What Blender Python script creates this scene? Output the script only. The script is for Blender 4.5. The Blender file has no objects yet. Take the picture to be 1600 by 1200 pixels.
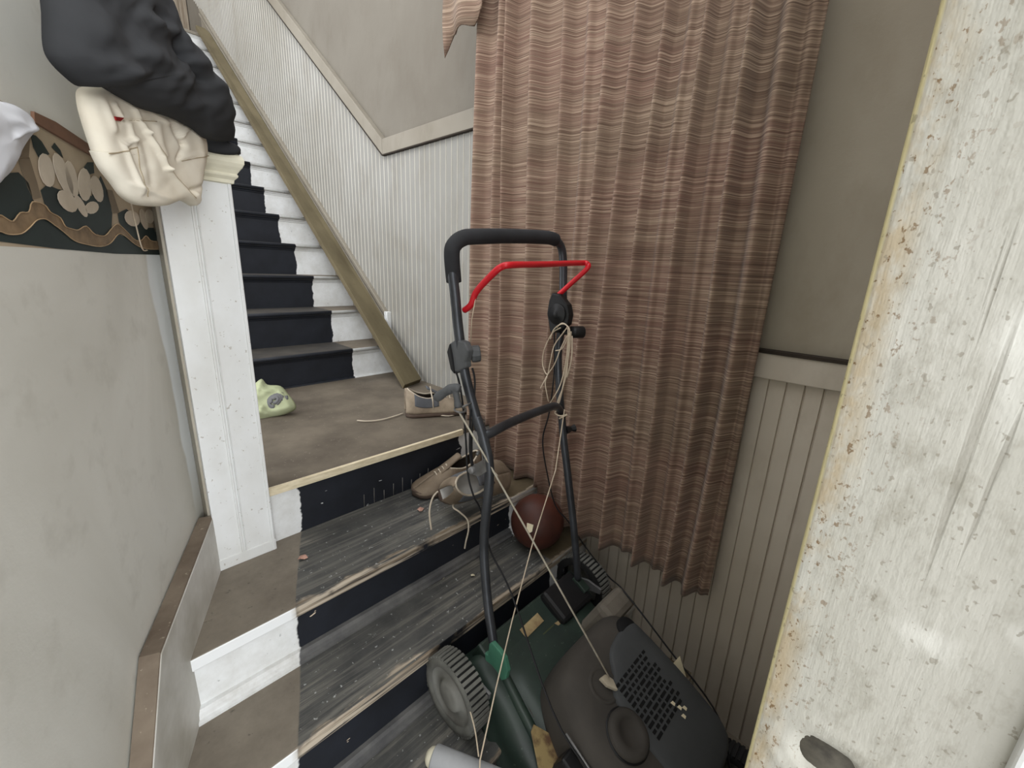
import bpy, math, random
import numpy as np
from mathutils import Vector, Matrix, noise as mn
random.seed(4)
SC = bpy.context.scene
S = 0.68            # metres per survey unit
EYE = 2.20          # eye height above the hall floor, survey units

# ------------------------------------------------------------------ camera
R_ = Vector((0.6909, -0.7218, 0.0408)); D_ = Vector((-0.1614, -0.2091, -0.9645)); F_ = Vector((0.7047, 0.6598, -0.2609))
FP = 653.9
cd = bpy.data.cameras.new('camera'); cam = bpy.data.objects.new('camera', cd); SC.collection.objects.link(cam)
U_ = -D_
cam.matrix_world = Matrix(((R_.x, U_.x, -F_.x, 0), (R_.y, U_.y, -F_.y, 0), (R_.z, U_.z, -F_.z, EYE*S), (0, 0, 0, 1)))
cd.sensor_width = 36; cd.lens = FP/1600*36; cd.clip_start = 0.02
SC.camera = cam
# ------------------------------------------------------------------ world, light, exposure
w = bpy.data.worlds.new('world'); SC.world = w; w.use_nodes = True
bgn = w.node_tree.nodes['Background']; bgn.inputs[0].default_value = (0.97, 0.98, 1.0, 1); bgn.inputs[1].default_value = 1.55
def area(name, loc, target, sx, sy, power, col):
    l = bpy.data.lights.new(name, 'AREA'); l.shape = 'RECTANGLE'; l.size = sx; l.size_y = sy; l.energy = power; l.color = col
    o = bpy.data.objects.new(name, l); SC.collection.objects.link(o)
    o.location = loc; o.rotation_euler = (Vector(target)-Vector(loc)).to_track_quat('-Z', 'Y').to_euler()
area('doorway_daylight', (-0.7, -5.0, 2.6), (0.5, 2.5, 1.9), 2.6, 2.6, 112, (0.95, 0.98, 1.0))
area('side_hall_fill', (-1.9, 3.1, 2.5), (1.3, 2.3, 1.2), 1.8, 1.6, 18, (0.97, 0.98, 1.0))  # unseen fill added at the left for steps and curtain folds, no window there
area('stairwell_fill', (-1.4, -0.9, 4.8), (1.2, 3.4, 1.6), 1.6, 1.6, 56, (0.97, 0.98, 1.0))  # unseen fill added above the left wall to brighten the upper risers
SC.view_settings.view_transform = 'Standard'; SC.view_settings.look = 'None'
SC.view_settings.gamma = 1; SC.view_settings.use_curve_mapping = False; SC.view_settings.exposure = 0.55

# ------------------------------------------------------------------ geometry helpers (everything in survey units)
def ray(px, py): return R_*(px-800) + D_*(py-600) + F_*FP
def at(px, py, x=None, y=None, z=None, p0=None, n=None):
    v = ray(px, py)
    if x is not None: t = x/v.x
    elif y is not None: t = y/v.y
    elif z is not None: t = z/v.z
    else: t = Vector(p0).dot(n)/v.dot(n)
    return v*t
def V(*a): return Vector(a)
class MB:
    def __init__(s): s.v = []; s.f = []; s.sm = []
    def add(s, vs, fs, smooth=False):
        o = len(s.v); s.v += [Vector(p) for p in vs]; s.f += [tuple(i+o for i in f) for f in fs]; s.sm += [smooth]*len(fs); return s
    def box(s, a, b, fr=None):
        x0, y0, z0 = a; x1, y1, z1 = b
        vs = [V(x, y, z) for z in (z0, z1) for y in (y0, y1) for x in (x0, x1)]
        if fr: vs = [fr(p) for p in vs]
        return s.add(vs, [(0, 2, 3, 1), (4, 5, 7, 6), (0, 1, 5, 4), (2, 6, 7, 3), (0, 4, 6, 2), (1, 3, 7, 5)])
    def prism(s, poly, d, smooth=False):       # closed polygon swept by vector d
        n = len(poly); poly = [Vector(p) for p in poly]; d = Vector(d)
        vs = poly + [p+d for p in poly]
        return s.add(vs, [tuple(range(n))[::-1], tuple(range(n, 2*n))] + [(i, (i+1) % n, n+(i+1) % n, n+i) for i in range(n)], smooth)
    def tube(s, pts, r, seg=10, closed=False, cap=True):
        pts = [Vector(p) for p in pts]; n = len(pts)
        rs = r if isinstance(r, (list, tuple)) else [r]*n
        vs = []; prev = None
        for i, p in enumerate(pts):
            t = (pts[min(i+1, n-1)]-pts[max(i-1, 0)]) if not closed else (pts[(i+1) % n]-pts[i-1])
            if t.length < 1e-9: t = V(0, 0, 1)
            t.normalize()
            if prev is None: a = t.orthogonal().normalized()
            else:
                a = prev-t*prev.dot(t)
                a = a.normalized() if a.length > 1e-6 else t.orthogonal().normalized()
            prev = a; b = t.cross(a)
            for k in range(seg):
                th = 2*math.pi*k/seg; vs.append(p+(a*math.cos(th)+b*math.sin(th))*rs[i])
        fs = []
        for i in range(n if closed else n-1):
            j = (i+1) % n
            for k in range(seg): fs.append((i*seg+k, i*seg+(k+1) % seg, j*seg+(k+1) % seg, j*seg+k))
        s.add(vs, fs, True)
        if cap and not closed:
            o = len(s.v)-len(vs); s.f += [tuple(o+k for k in range(seg))[::-1], tuple(o+(n-1)*seg+k for k in range(seg))]; s.sm += [False, False]
        return s
    def lathe(s, prof, c, ax, seg=32, smooth=True):   # profile (radius, height) about axis ax at c
        c = Vector(c); ax = Vector(ax).normalized(); a = ax.orthogonal().normalized(); b = ax.cross(a); vs = []
        for r, h in prof:
            for k in range(seg):
                th = 2*math.pi*k/seg; vs.append(c+ax*h+(a*math.cos(th)+b*math.sin(th))*max(r, 1e-5))
        fs = [(i*seg+k, i*seg+(k+1) % seg, (i+1)*seg+(k+1) % seg, (i+1)*seg+k) for i in range(len(prof)-1) for k in range(seg)]
        return s.add(vs, fs, smooth)
    def grid(s, rows, smooth=True, wrap=False):
        n = len(rows[0]); vs = [p for r in rows for p in r]; fs = []
        for i in range(len(rows)-1):
            for k in range(n if wrap else n-1):
                fs.append((i*n+k, i*n+(k+1) % n, (i+1)*n+(k+1) % n, (i+1)*n+k))
        return s.add(vs, fs, smooth)
def rootloc(o):
    return o['_l'] if o and '_l' in o else (0, 0, 0)
def toM(p): return Vector((p[0]*S, p[1]*S, (p[2]+EYE)*S))
def build(name, mb, m, parent=None, bevel=0, sub=0, solid=0, loc=None, recalc=True):
    """links the collected shapes as ONE mesh object; origin at loc (survey units) or at its lowest centre"""
    me = bpy.data.meshes.new(name)
    P = [toM(p) for p in mb.v]
    if loc is None:
        L = Vector((sum(p.x for p in P)/len(P), sum(p.y for p in P)/len(P), min(p.z for p in P)))
    else: L = toM(loc)
    me.from_pydata([p-L for p in P], [], mb.f)
    for p, sm in zip(me.polygons, mb.sm): p.use_smooth = sm
    if recalc:
        import bmesh
        bm = bmesh.new(); bm.from_mesh(me); bmesh.ops.recalc_face_normals(bm, faces=bm.faces); bm.to_mesh(me); bm.free()
    me.materials.append(m)
    o = bpy.data.objects.new(name, me); SC.collection.objects.link(o)
    if parent:
        o.parent = parent
        o.location = L-WL[parent.name]
    else: o.location = L
    WL[o.name] = L
    if bevel:
        b = o.modifiers.new('b', 'BEVEL'); b.width = bevel*S; b.segments = 2; b.limit_method = 'ANGLE'; b.angle_limit = math.radians(40)
    if sub:
        b = o.modifiers.new('s', 'SUBSURF'); b.levels = sub; b.render_levels = sub
    if solid:
        b = o.modifiers.new('w', 'SOLIDIFY'); b.thickness = solid*S; b.offset = 0
    return o
WL = {}
def thing(name, label, cat, loc, group=None):
    o = bpy.data.objects.new(name, None); SC.collection.objects.link(o); o.location = toM(loc); o.empty_display_size = 0.05
    WL[o.name] = toM(loc); return tag(o, label, cat, group)
def tag(o, label, cat, group=None, kind=None):
    o['label'] = label; o['category'] = cat
    if group: o['group'] = group
    if kind: o['kind'] = kind
    return o
def struct(name, mb, m, label, cat, **k):
    o = build(name, mb, m, **k); o['kind'] = 'structure'; o['label'] = label; o['category'] = cat; return o
def smooth(pts, n=8, closed=False):
    pts = [Vector(p) for p in pts]; out = []; N = len(pts)
    for i in range(N if closed else N-1):
        if closed: a, b, c, d = pts[i-1], pts[i], pts[(i+1) % N], pts[(i+2) % N]
        else: a, b, c, d = pts[max(i-1, 0)], pts[i], pts[i+1], pts[min(i+2, N-1)]
        for k in range(n):
            t = k/n; out.append(0.5*((2*b)+(c-a)*t+(2*a-5*b+4*c-d)*t*t+(3*b-3*c+d-a)*t**3))
    if not closed: out.append(pts[-1])
    return out

# ------------------------------------------------------------------ materials
def lin(c):
    return tuple(((v/255)/12.92 if v/255 <= 0.04045 else ((v/255+0.055)/1.055)**2.4) for v in c)+(1,)
class NT:
    def __init__(s, name):
        s.m = bpy.data.materials.new(name); s.m.use_nodes = True; s.t = s.m.node_tree; s.b = s.t.nodes['Principled BSDF']
        s.pos = s.t.nodes.new('ShaderNodeNewGeometry').outputs['Position']
        s.b.inputs['Specular IOR Level'].default_value = 0.3
    def link(s, a, b):
        if isinstance(a, (int, float)): b.default_value = a
        elif isinstance(a, tuple): b.default_value = a
        else: s.t.links.new(a, b)
    def math(s, op, a, b=0.0, c=None):
        n = s.t.nodes.new('ShaderNodeMath'); n.operation = op; s.link(a, n.inputs[0]); s.link(b, n.inputs[1])
        if c is not None: s.link(c, n.inputs[2])
        return n.outputs[0]
    def noise(s, scale=(1, 1, 1), freq=1.0, detail=4, rough=.6, dist=0.0, w=0):
        mp = s.t.nodes.new('ShaderNodeMapping'); mp.inputs['Scale'].default_value = scale; mp.inputs['Location'].default_value = (w, w*1.7, w*.3); s.link(s.pos, mp.inputs[0])
        n = s.t.nodes.new('ShaderNodeTexNoise'); n.inputs['Scale'].default_value = freq; n.inputs['Detail'].default_value = detail
        n.inputs['Roughness'].default_value = rough; n.inputs['Distortion'].default_value = dist; s.link(mp.outputs[0], n.inputs[0]); return n.outputs[0]
    def ramp(s, v, lo, hi):
        n = s.t.nodes.new('ShaderNodeMapRange'); s.link(v, n.inputs[0]); n.inputs[1].default_value = lo; n.inputs[2].default_value = hi; n.clamp = True; return n.outputs[0]
    def mix(s, f, a, b):
        n = s.t.nodes.new('ShaderNodeMix'); n.data_type = 'RGBA'; s.link(f, n.inputs[0]); s.link(a, n.inputs[6]); s.link(b, n.inputs[7]); return n.outputs[2]
    def xyz(s):
        n = s.t.nodes.new('ShaderNodeSeparateXYZ'); s.link(s.pos, n.inputs[0]); return n.outputs
    def bump(s, h, strength=.3, dist=.002):
        n = s.t.nodes.new('ShaderNodeBump'); n.inputs['Strength'].default_value = strength; n.inputs['Distance'].default_value = dist
        s.link(h, n.inputs['Height']); s.t.links.new(n.outputs[0], s.b.inputs['Normal'])
    def out(s, col, rough=.6, metal=0.0):
        s.link(col, s.b.inputs['Base Color']); s.link(rough, s.b.inputs['Roughness']); s.b.inputs['Metallic'].default_value = metal; return s.m
def simple(name, c1, c2=None, freq=6, rough=.6, scale=(1, 1, 1), metal=0.0, bump=0, lo=.35, hi=.7, spec=None, speck=None):
    t = NT(name); c2 = c2 or tuple(v*.8 for v in c1); nz = t.noise(scale, freq, 5)
    col = t.mix(t.ramp(nz, lo, hi), lin(c1), lin(c2))
    if speck: col = t.mix(t.ramp(t.noise((1, 1, 1), 90, 2), .68, .74), col, lin(speck))
    if bump: t.bump(t.noise(scale, freq*8, 3), bump, .002)
    if spec is not None: t.b.inputs['Specular IOR Level'].default_value = spec
    return t.out(col, rough, metal)

def plaster(name, c1, c2, c3=None, bump=.25, rough=.75):
    t = NT(name); a = t.noise((1, 1, 1), 1.3, 4, .6, .6); b = t.noise((1, 1, .5), 7, 5, .65)
    col = t.mix(t.ramp(a, .3, .7), lin(c1), lin(c2)); col = t.mix(t.math('MULTIPLY', t.ramp(b, .5, .8), .5), col, lin(c3 or c2))
    t.bump(t.noise((1, 1, 1), 30, 6, .7), bump, .003); return t.out(col, rough)
M = {}
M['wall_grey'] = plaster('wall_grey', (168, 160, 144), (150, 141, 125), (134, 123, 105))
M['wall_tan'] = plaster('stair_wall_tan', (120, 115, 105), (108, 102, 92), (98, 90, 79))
M['trim_low'] = plaster('lower_trim_paint', (196, 188, 174), (176, 166, 150), (144, 132, 112), .1, .5)
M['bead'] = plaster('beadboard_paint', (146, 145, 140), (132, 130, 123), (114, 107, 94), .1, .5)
M['bead_highlight'] = plaster('bead_ridge_highlight', (196, 193, 183), (180, 175, 162), (158, 150, 134), .1, .5)  # paler than the boards: light caught by the ridges, put into the colour
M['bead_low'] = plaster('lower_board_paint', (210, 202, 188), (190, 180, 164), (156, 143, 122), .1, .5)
M['trim_grey'] = plaster('trim_paint', (142, 136, 124), (126, 119, 106), (104, 95, 80), .1, .5)
M['upstairs'] = simple('upstairs_boards', (150, 140, 124), (112, 98, 82), 6, .7, (6, 1, .6))
M['dirty_cap'] = simple('dusty_ledge', (122, 110, 96), (92, 80, 68), 9, .9, speck=(150, 140, 124))
M['dark_void'] = simple('dark', (20, 20, 22), (14, 14, 15), 4, .8)

def left_wall_mat():
    t = NT('left_wall_paint'); a = t.noise((1, 1, .6), 2.2, 5, .6, .8); x, y, z = t.xyz()
    col = t.mix(t.ramp(a, .3, .72), lin((222, 221, 213)), lin((200, 198, 188)))
    col = t.mix(t.math('MULTIPLY', t.ramp(t.noise((1, 1, 1), 14, 4), .55, .75), .35), col, lin((168, 164, 152)))
    # fresher paint cut in beside the corner, only below the paper border
    edge = t.math('ADD', y, t.math('MULTIPLY', t.math('SUBTRACT', t.noise((1, 1, 2), 2.5, 2), .5), .06))
    edge = t.math('ADD', edge, t.math('MULTIPLY', t.math('ADD', z, -(EYE)*S), .055))
    fresh = t.math('MULTIPLY', t.ramp(edge, 1.885*S, 1.90*S), t.ramp(z, (EYE-1.05)*S, (EYE-.8)*S))
    col = t.mix(t.math('MULTIPLY', fresh, .9), col, lin((236, 240, 242)))
    t.bump(t.noise((1, 1, 1), 22, 6, .7), .3, .003); return t.out(col, .5)
M['wall_left'] = left_wall_mat()

BLK, BLK2 = (34, 37, 44), (26, 28, 33)
WHT, WHT2 = (232, 234, 234), (206, 206, 202)
def paint_step(name, xl, xr, inner, inner2, outer, outer2, amp=.03, freq=18, chips=None, grain=False, right_col=None, edge=None, rough=.55, splay=False):
    t = NT(name); x, y, z = t.xyz()
    wob = t.math('MULTIPLY', t.math('SUBTRACT', t.noise((.3, 1, 1), freq, 3, .6), .5), amp)
    xx = t.math('ADD', x, wob)
    xs_ = t.math('ADD', xx, t.math('MULTIPLY', t.math('SUBTRACT', y, 1.483*S), -.415)) if splay else xx
    inl = t.ramp(xs_, xl*S-.002, xl*S+.002); inr = t.ramp(xx, xr*S-.002, xr*S+.002)
    a = t.noise((1, 1, 1), 9, 5, .65)
    ci = t.mix(t.ramp(a, .35, .7), lin(inner), lin(inner2))
    if grain:
        g = t.noise((2.2, 55, 1), 1.0, 6, .7, .3); ci = t.mix(t.ramp(g, .48, .66), ci, lin(grain))
        wn = t.noise((2, 7, 1), 1.6, 4, .6, .5, 3); ci = t.mix(t.math('MULTIPLY', t.ramp(wn, .52, .7), t.ramp(g, .42, .6)), ci, lin((134, 130, 120)))
        ci = t.mix(t.ramp(t.noise((1, 1, 1), 75, 3, .6), .66, .71), ci, lin((168, 170, 168)))
    if chips: ci = t.mix(t.ramp(t.noise((.6, 1, 2.2), 26, 3, .5, .2), .725, .735), ci, lin(chips))
    co = t.mix(t.ramp(t.noise((1, 1, 1), 7, 5, .7), .35, .7), lin(outer), lin(outer2))
    co = t.mix(t.ramp(t.noise((1, 1, 1), 60, 3, .6), .67, .74), co, lin(tuple(v*.72 for v in outer)))
    cr = co if right_col is None else t.mix(t.ramp(t.noise((1, 1, 1), 7, 5), .35, .7), lin(right_col), lin(tuple(v*.75 for v in right_col)))
    if edge is not None:   # the riser paint laps over the front face of the tread board
        gn_ = t.t.nodes.new('ShaderNodeNewGeometry').outputs['True Normal']; sx = t.t.nodes.new('ShaderNodeSeparateXYZ'); t.link(gn_, sx.inputs[0])
        fm = t.ramp(t.math('MULTIPLY', sx.outputs[1], -1.0), .45, .6)
        ci = t.mix(fm, ci, t.mix(t.ramp(a, .35, .7), lin(BLK), lin(BLK2)))
        co = t.mix(fm, co, lin(WHT)); cr = t.mix(fm, cr, lin(WHT2))
    col = t.mix(inl, co, ci); col = t.mix(inr, col, cr)
    if edge is not None:   # raw wood worn along the front edge
        g = t.noise((3, 80, 80), 1.0, 4, .6); e = t.math('ADD', y, t.math('MULTIPLY', t.math('SUBTRACT', t.noise((2.5, 3, 3), 2.2, 4, .7), .5), .085))
        band = t.math('MULTIPLY', t.math('SUBTRACT', 1.0, t.ramp(e, edge*S+.005, edge*S+.014)), t.ramp(g, .40, .5))
        band = t.math('MULTIPLY', band, t.ramp(xs_, (xl-.02)*S, xl*S+.01))
        wood = t.mix(t.ramp(t.noise((2, 60, 60), 1.5, 3), .4, .6), lin((186, 174, 156)), lin((120, 106, 88)))
        col = t.mix(band, col, wood)
    t.bump(t.noise((2.2, 55, 30), 1.0, 5, .7) if grain else t.noise((1, 1, 1), 40, 4), .35 if grain else .15, .002)
    return t.out(col, rough)
M['riser_low'] = paint_step('lower_riser_paint', .42, 1.62, BLK, BLK2, WHT, WHT2, .045, 14, chips=(214, 196, 172), splay=True)
M['riser_land'] = paint_step('landing_riser_paint', .42, 1.62, BLK, BLK2, WHT, WHT2, .07, 14, chips=(190, 190, 190), splay=True)
M['riser_up'] = paint_step('upper_riser_paint', -5, 1.70, BLK, BLK2, WHT, WHT2, .035, 16)
M['mould_low'] = paint_step('shoe_mould_paint', .42, 1.62, (104, 103, 101), (66, 66, 68), WHT, (190, 188, 182), .03, 20, chips=(206, 200, 172), splay=True)
TB, TB2 = (104, 98, 87), (84, 78, 68)
def tread_mat(k, e): return paint_step('worn_tread_%s' % k, .42, 1.62, (86, 86, 83), (60, 61, 61), (132, 124, 111), (108, 100, 89), .012, 9, grain=(112, 110, 104), right_col=(96, 84, 64), edge=e, rough=.6, splay=True)
M['landing'] = simple('dusty_landing', (112, 103, 90), (84, 76, 66), 5, .7, (1, 1, 1), bump=.2, speck=(128, 120, 108))
M['tread_up'] = paint_step('upper_tread_paint', -5, 1.70, (74, 70, 64), (52, 50, 49), (120, 110, 96), (96, 88, 76), .02, 12, rough=.7, edge=None)
M['cream_strip'] = simple('bare_edge_strip', (226, 214, 186), (198, 184, 152), 12, .55, (2, 8, 8))
M['white'] = simple('white_gloss', (226, 228, 228), (208, 208, 204), 5, .4, (1, 1, .7), bump=.08, speck=(180, 176, 168))
M['cream'] = simple('cream_gloss', (232, 228, 208), (214, 208, 182), 8, .4)
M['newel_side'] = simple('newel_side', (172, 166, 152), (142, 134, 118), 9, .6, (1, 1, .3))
M['black_paint'] = simple('black_paint', (44, 46, 52), (34, 36, 40), 6, .5)
M['plank'] = simple('old_plank', (108, 98, 74), (86, 77, 56), 5, .75, (1.4, .5, .5), bump=.15, speck=(84, 72, 50))
M['glass'] = simple('window_pane', (176, 184, 190), (166, 174, 182), 2, .1)
M['white_low'] = simple('white_trim_dull', (214, 212, 206), (170, 166, 154), 5, .5, bump=.1)

def jamb_mat():
    t = NT('door_jamb_paint'); x, y, z = t.xyz()
    a = t.noise((1, 1, .35), 9, 5, .65); g = t.noise((90, 90, 7), 1.0, 4, .7, .15); sp = t.noise((1, 1, .6), 60, 4, .7)
    col = t.mix(t.ramp(a, .3, .7), lin((176, 174, 165)), lin((154, 152, 141)))
    col = t.mix(t.math('MULTIPLY', t.ramp(sp, .5, .72), .6), col, lin((128, 124, 110)))
    col = t.mix(t.ramp(t.noise((1, 1, .8), 10, 3, .5, .4, 5), .62, .7), col, lin((196, 195, 187)))
    e = t.math('ADD', y, t.math('MULTIPLY', t.math('SUBTRACT', t.noise((1, 1, .6), 25, 4, .7), .5), .010))
    mott = t.math('MULTIPLY', t.ramp(e, .004*S, .022*S), t.ramp(t.noise((1, 1, .5), 45, 4, .7), .40, .60))
    col = t.mix(t.math('MULTIPLY', mott, .75), col, lin((150, 134, 104)))
    spk = t.math('MULTIPLY', t.ramp(t.noise((1, 1, .7), 300, 3, .6), .60, .66), t.ramp(e, -.03*S, .026*S))
    col = t.mix(spk, col, lin((104, 82, 54)))
    col = t.mix(t.ramp(y, .0285*S, .0305*S), col, lin((206, 196, 152)))
    crack = t.ramp(t.noise((70, 70, 3.2), 1.0, 3, .6, .25, 8), .655, .69); dots = t.ramp(t.noise((1, 1, .8), 260, 2, .5, 0, 3), .66, .70)
    col = t.mix(t.math('MULTIPLY', crack, .28), col, lin((96, 90, 76))); col = t.mix(t.math('MULTIPLY', dots, .5), col, lin((110, 102, 86)))
    h = t.math('ADD', t.math('MULTIPLY', g, .65), t.math('MULTIPLY', sp, .8)); h = t.math('SUBTRACT', h, t.math('MULTIPLY', crack, .2))
    t.bump(h, .6, .0022)
    return t.out(col, .6)
M['jamb'] = jamb_mat()

def curtain_mat():
    t = NT('woven_curtain'); x, y, z = t.xyz()
    a = t.noise((4, 4, 270), 1.0, 2, .5, 0); b = t.noise((2.2, 2.2, 620), 1.0, 2, .6, 0, 4); big = t.noise((1.2, 1.5, 5), 1.0, 3, .5, 0, 9)
    col = t.mix(t.ramp(big, .4, .62), lin((124, 104, 88)), lin((126, 99, 86)))
    col = t.mix(t.math('MULTIPLY', t.ramp(a, .46, .64), .6), col, lin((182, 162, 140)))
    col = t.mix(t.math('MULTIPLY', t.ramp(b, .48, .60), .65), col, lin((74, 56, 44)))
    t.bump(t.math('ADD', a, b), .3, .002); t.b.inputs['Sheen Weight'].default_value = .1
    return t.out(col, .9)
M['curtain'] = curtain_mat()
def cloth(name, c1, c2, freq=5, weave=0): return simple(name, c1, c2, freq, .95, bump=.15, spec=.1)
M['jacket'] = cloth('charcoal_fleece', (64, 65, 67), (54, 55, 57))
M['canvas'] = cloth('beige_canvas', (242, 236, 220), (226, 217, 198), 7)
M['seam'] = cloth('beige_seam', (176, 162, 136), (160, 146, 120))
M['red_tab'] = cloth('red_tab', (150, 44, 44), (130, 36, 38))
M['white_cloth'] = cloth('white_cloth', (220, 222, 226), (200, 202, 208))
M['green_rag'] = cloth('pale_green_cloth', (178, 184, 150), (150, 156, 124))
M['grey_rag'] = cloth('grey_knot', (118, 118, 118), (92, 92, 94))
M['tube_black'] = simple('tube_black', (74, 77, 82), (54, 56, 60), 12, .32, metal=.5, spec=.6)
M['foam'] = simple('handle_foam', (50, 51, 54), (40, 41, 43), 14, .8, bump=.2)
M['plastic_black'] = simple('black_plastic', (30, 30, 31), (22, 22, 23), 10, .45)
M['plastic_grey'] = simple('grey_plastic', (92, 94, 96), (72, 74, 75), 9, .5)
M['red'] = simple('red_coating', (216, 30, 44), (196, 24, 36), 8, .35, spec=.5)
M['grn_deck'] = simple('green_deck', (42, 56, 48), (34, 44, 40), 7, .45, bump=.1, spec=.4, speck=(70, 82, 72))
M['grn_light'] = simple('green_bracket', (66, 116, 94), (50, 90, 74), 9, .55)
M['cowl'] = simple('engine_cowl', (68, 70, 71), (58, 60, 61), 7, .6)
M['cowl_dirt'] = simple('engine_cowl_dusty', (70, 66, 61), (56, 53, 49), 7, .8)
M['vent'] = simple('vent_dark', (14, 14, 15), (10, 10, 11), 5, .8)
M['tyre'] = simple('dusty_tyre', (112, 112, 106), (82, 82, 78), 16, .85, bump=.2)
M['groove'] = simple('tyre_groove', (30, 30, 30), (22, 22, 22), 8, .9)
M['hub'] = simple('wheel_hub', (132, 132, 126), (100, 98, 92), 9, .6)
M['steel'] = simple('dull_steel', (134, 134, 134), (96, 94, 90), 14, .45, metal=.5)
M['string'] = simple('string', (206, 192, 170), (176, 160, 138), 20, .9)
M['cord'] = simple('starter_cord', (192, 186, 170), (160, 152, 136), 20, .9)
M['cable'] = simple('cable_black', (28, 28, 30), (20, 20, 22), 8, .5)
M['sticker'] = simple('faded_sticker', (168, 150, 110), (120, 96, 70), 24, .6)
M['sticker_dark'] = simple('brown_sticker', (86, 70, 62), (66, 56, 52), 24, .6)
M['sticker_line'] = simple('sticker_print', (130, 116, 104), (110, 98, 88), 20, .6)
M['yellow'] = simple('rusty_yellow', (142, 124, 84), (86, 64, 46), 22, .55, lo=.42, hi=.6)
M['shoe_grey'] = cloth('shoe_blue_grey', (104, 106, 110), (86, 88, 92))
M['shoe_tan'] = simple('shoe_leather', (136, 122, 104), (108, 94, 78), 12, .7)
M['shoe_pale'] = simple('shoe_pale', (160, 146, 126), (124, 110, 94), 16, .7)
M['shoe_sole'] = simple('shoe_sole', (104, 88, 78), (78, 66, 58), 12, .7)
M['lining'] = cloth('shoe_lining', (214, 214, 212), (150, 140, 126))
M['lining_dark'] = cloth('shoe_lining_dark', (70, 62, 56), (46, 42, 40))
M['lace'] = cloth('lace', (200, 190, 172), (176, 164, 146))
M['ball'] = simple('red_brown_leather', (84, 46, 36), (60, 36, 30), 8, .5, bump=.15)
M['paper'] = simple('paper_scrap', (226, 216, 186), (206, 196, 166), 9, .8)
M['leaf'] = simple('pinkish_scrap', (196, 158, 142), (172, 132, 116), 20, .8)
M['pipe'] = simple('grey_white_plastic', (176, 178, 180), (150, 152, 154), 8, .5)

# ================================================================== SETTING
W = 2.15            # wall face above the landing
Wl = 1.98           # wall face beside the lower steps
zL, z2, z3, z4, z5, zF = -1.0, -1.283, -1.53, -1.79, -2.0, -2.20
yL, y2, y3, y4, y5 = 1.95, 1.483, 1.155, .80, .45
P0 = V(.27, 1.9, 0); DR = V(.393, .92, 0).normalized(); NR = V(DR.y, -DR.x, 0)
def lw(s, z, off=0.0): p = P0+DR*s-NR*off; return V(p.x, p.y, z)   # point beside the left wall; off = depth behind the skirt face
def xl(y): return .27-.4272*(1.9-y)
# floor
struct('floor', MB().box((-1.6, -1.2, zF-.1), (Wl, y4, zF)), M['tread_up'], 'dark hall floor below the steps', 'floor')
# left wall
b = MB(); b.prism([lw(.14, zF-.1, .055), lw(-2.3, zF-.1, .055), lw(-2.3, 2.2, .055), lw(.14, 2.2, .055)], -NR*.12)
struct('wall_left', b, M['wall_left'], 'grey painted left wall beside the lower steps', 'wall')
# left skirt board, level along the tread and then dropping
def skirt(off, top, thick):
    return [lw(.02, -1.032+top, off), lw(-.62, -1.079+top, off), lw(-.80, -1.30+top, off), lw(-1.45, -1.72+top, off), lw(-2.0, -1.98+top, off), lw(-2.0, zF, off), lw(-.9, zF, off), lw(.02, -1.32, off)]
b = MB().prism(skirt(0, 0, 0), -NR*.05)
bl_ = struct('baseboard_left', b, M['white_low'], 'dull white skirt board at the foot of the left wall', 'baseboard', bevel=.004)
b = MB()
top = [(.02, -1.032), (-.62, -1.079), (-.80, -1.30), (-1.45, -1.72), (-2.0, -1.98)]
for (s0, a0), (s1, a1) in zip(top, top[1:]):
    b.add([lw(s0, a0+.001, .002), lw(s1, a1+.001, .002), lw(s1, a1+.001, .05), lw(s0, a0+.001, .05), lw(s0, a0+.006, .004), lw(s1, a1+.006, .004), lw(s1, a1+.006, .05), lw(s0, a0+.006, .05)],
          [(0, 1, 2, 3), (4, 7, 6, 5), (0, 4, 5, 1), (3, 2, 6, 7), (0, 3, 7, 4), (1, 5, 6, 2)])
build('dusty_cap', b, M['dirty_cap'], bl_)

# right wall: plain upper wall, beaded boards, caps
sl = .8064
YK = 3.62                       # where the raking cap starts
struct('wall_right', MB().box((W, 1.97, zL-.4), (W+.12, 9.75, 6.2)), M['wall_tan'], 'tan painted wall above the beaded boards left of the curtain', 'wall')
struct('wall_right_front', MB().box((Wl, -.16, zF-.1), (W+.12, 1.97, 3.6)), M['wall_grey'], 'dull tan wall behind and right of the curtain', 'wall')
def bead_panel(y0, y1, zb, zt, w_, pitch, prof):
    mb = MB(); yy = y0; cols = []
    while yy < y1:
        for f, dx in prof:
            y = yy+f*pitch
            if y > y1: break
            cols.append((y, dx))
        yy += pitch
    rows = [[V(w_-.022+dx, y, zb(y)) for y, dx in cols], [V(w_-.022+dx, y, zt(y)) for y, dx in cols]]
    return mb.grid(rows, smooth=False)
RID = [(0, 0), (.5, 0)]
GRV = [(0, 0), (.45, 0), (.49, .010), (.54, .010), (.58, 0)]
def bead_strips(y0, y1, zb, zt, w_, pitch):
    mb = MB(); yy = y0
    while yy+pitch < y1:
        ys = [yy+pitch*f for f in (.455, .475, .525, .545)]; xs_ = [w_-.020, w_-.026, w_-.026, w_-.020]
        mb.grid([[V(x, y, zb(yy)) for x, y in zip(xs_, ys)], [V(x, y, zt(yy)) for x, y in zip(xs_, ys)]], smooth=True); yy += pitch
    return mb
SK0, SKZ, SKS = 3.639, -.445, .797
def skz(y): return SKZ+SKS*(y-SK0)
def ztop(y): return .925 if y < YK else .925+sl*(y-YK)
def zbot(y): return (zL-.02) if y < SK0 else skz(y)-.04
wu = struct('wainscot_upper', bead_panel(1.98, 9.65, zbot, ztop, W, .068, RID), M['bead'], 'beaded board wainscot rising beside the stairs', 'wainscot', recalc=False)
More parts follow.
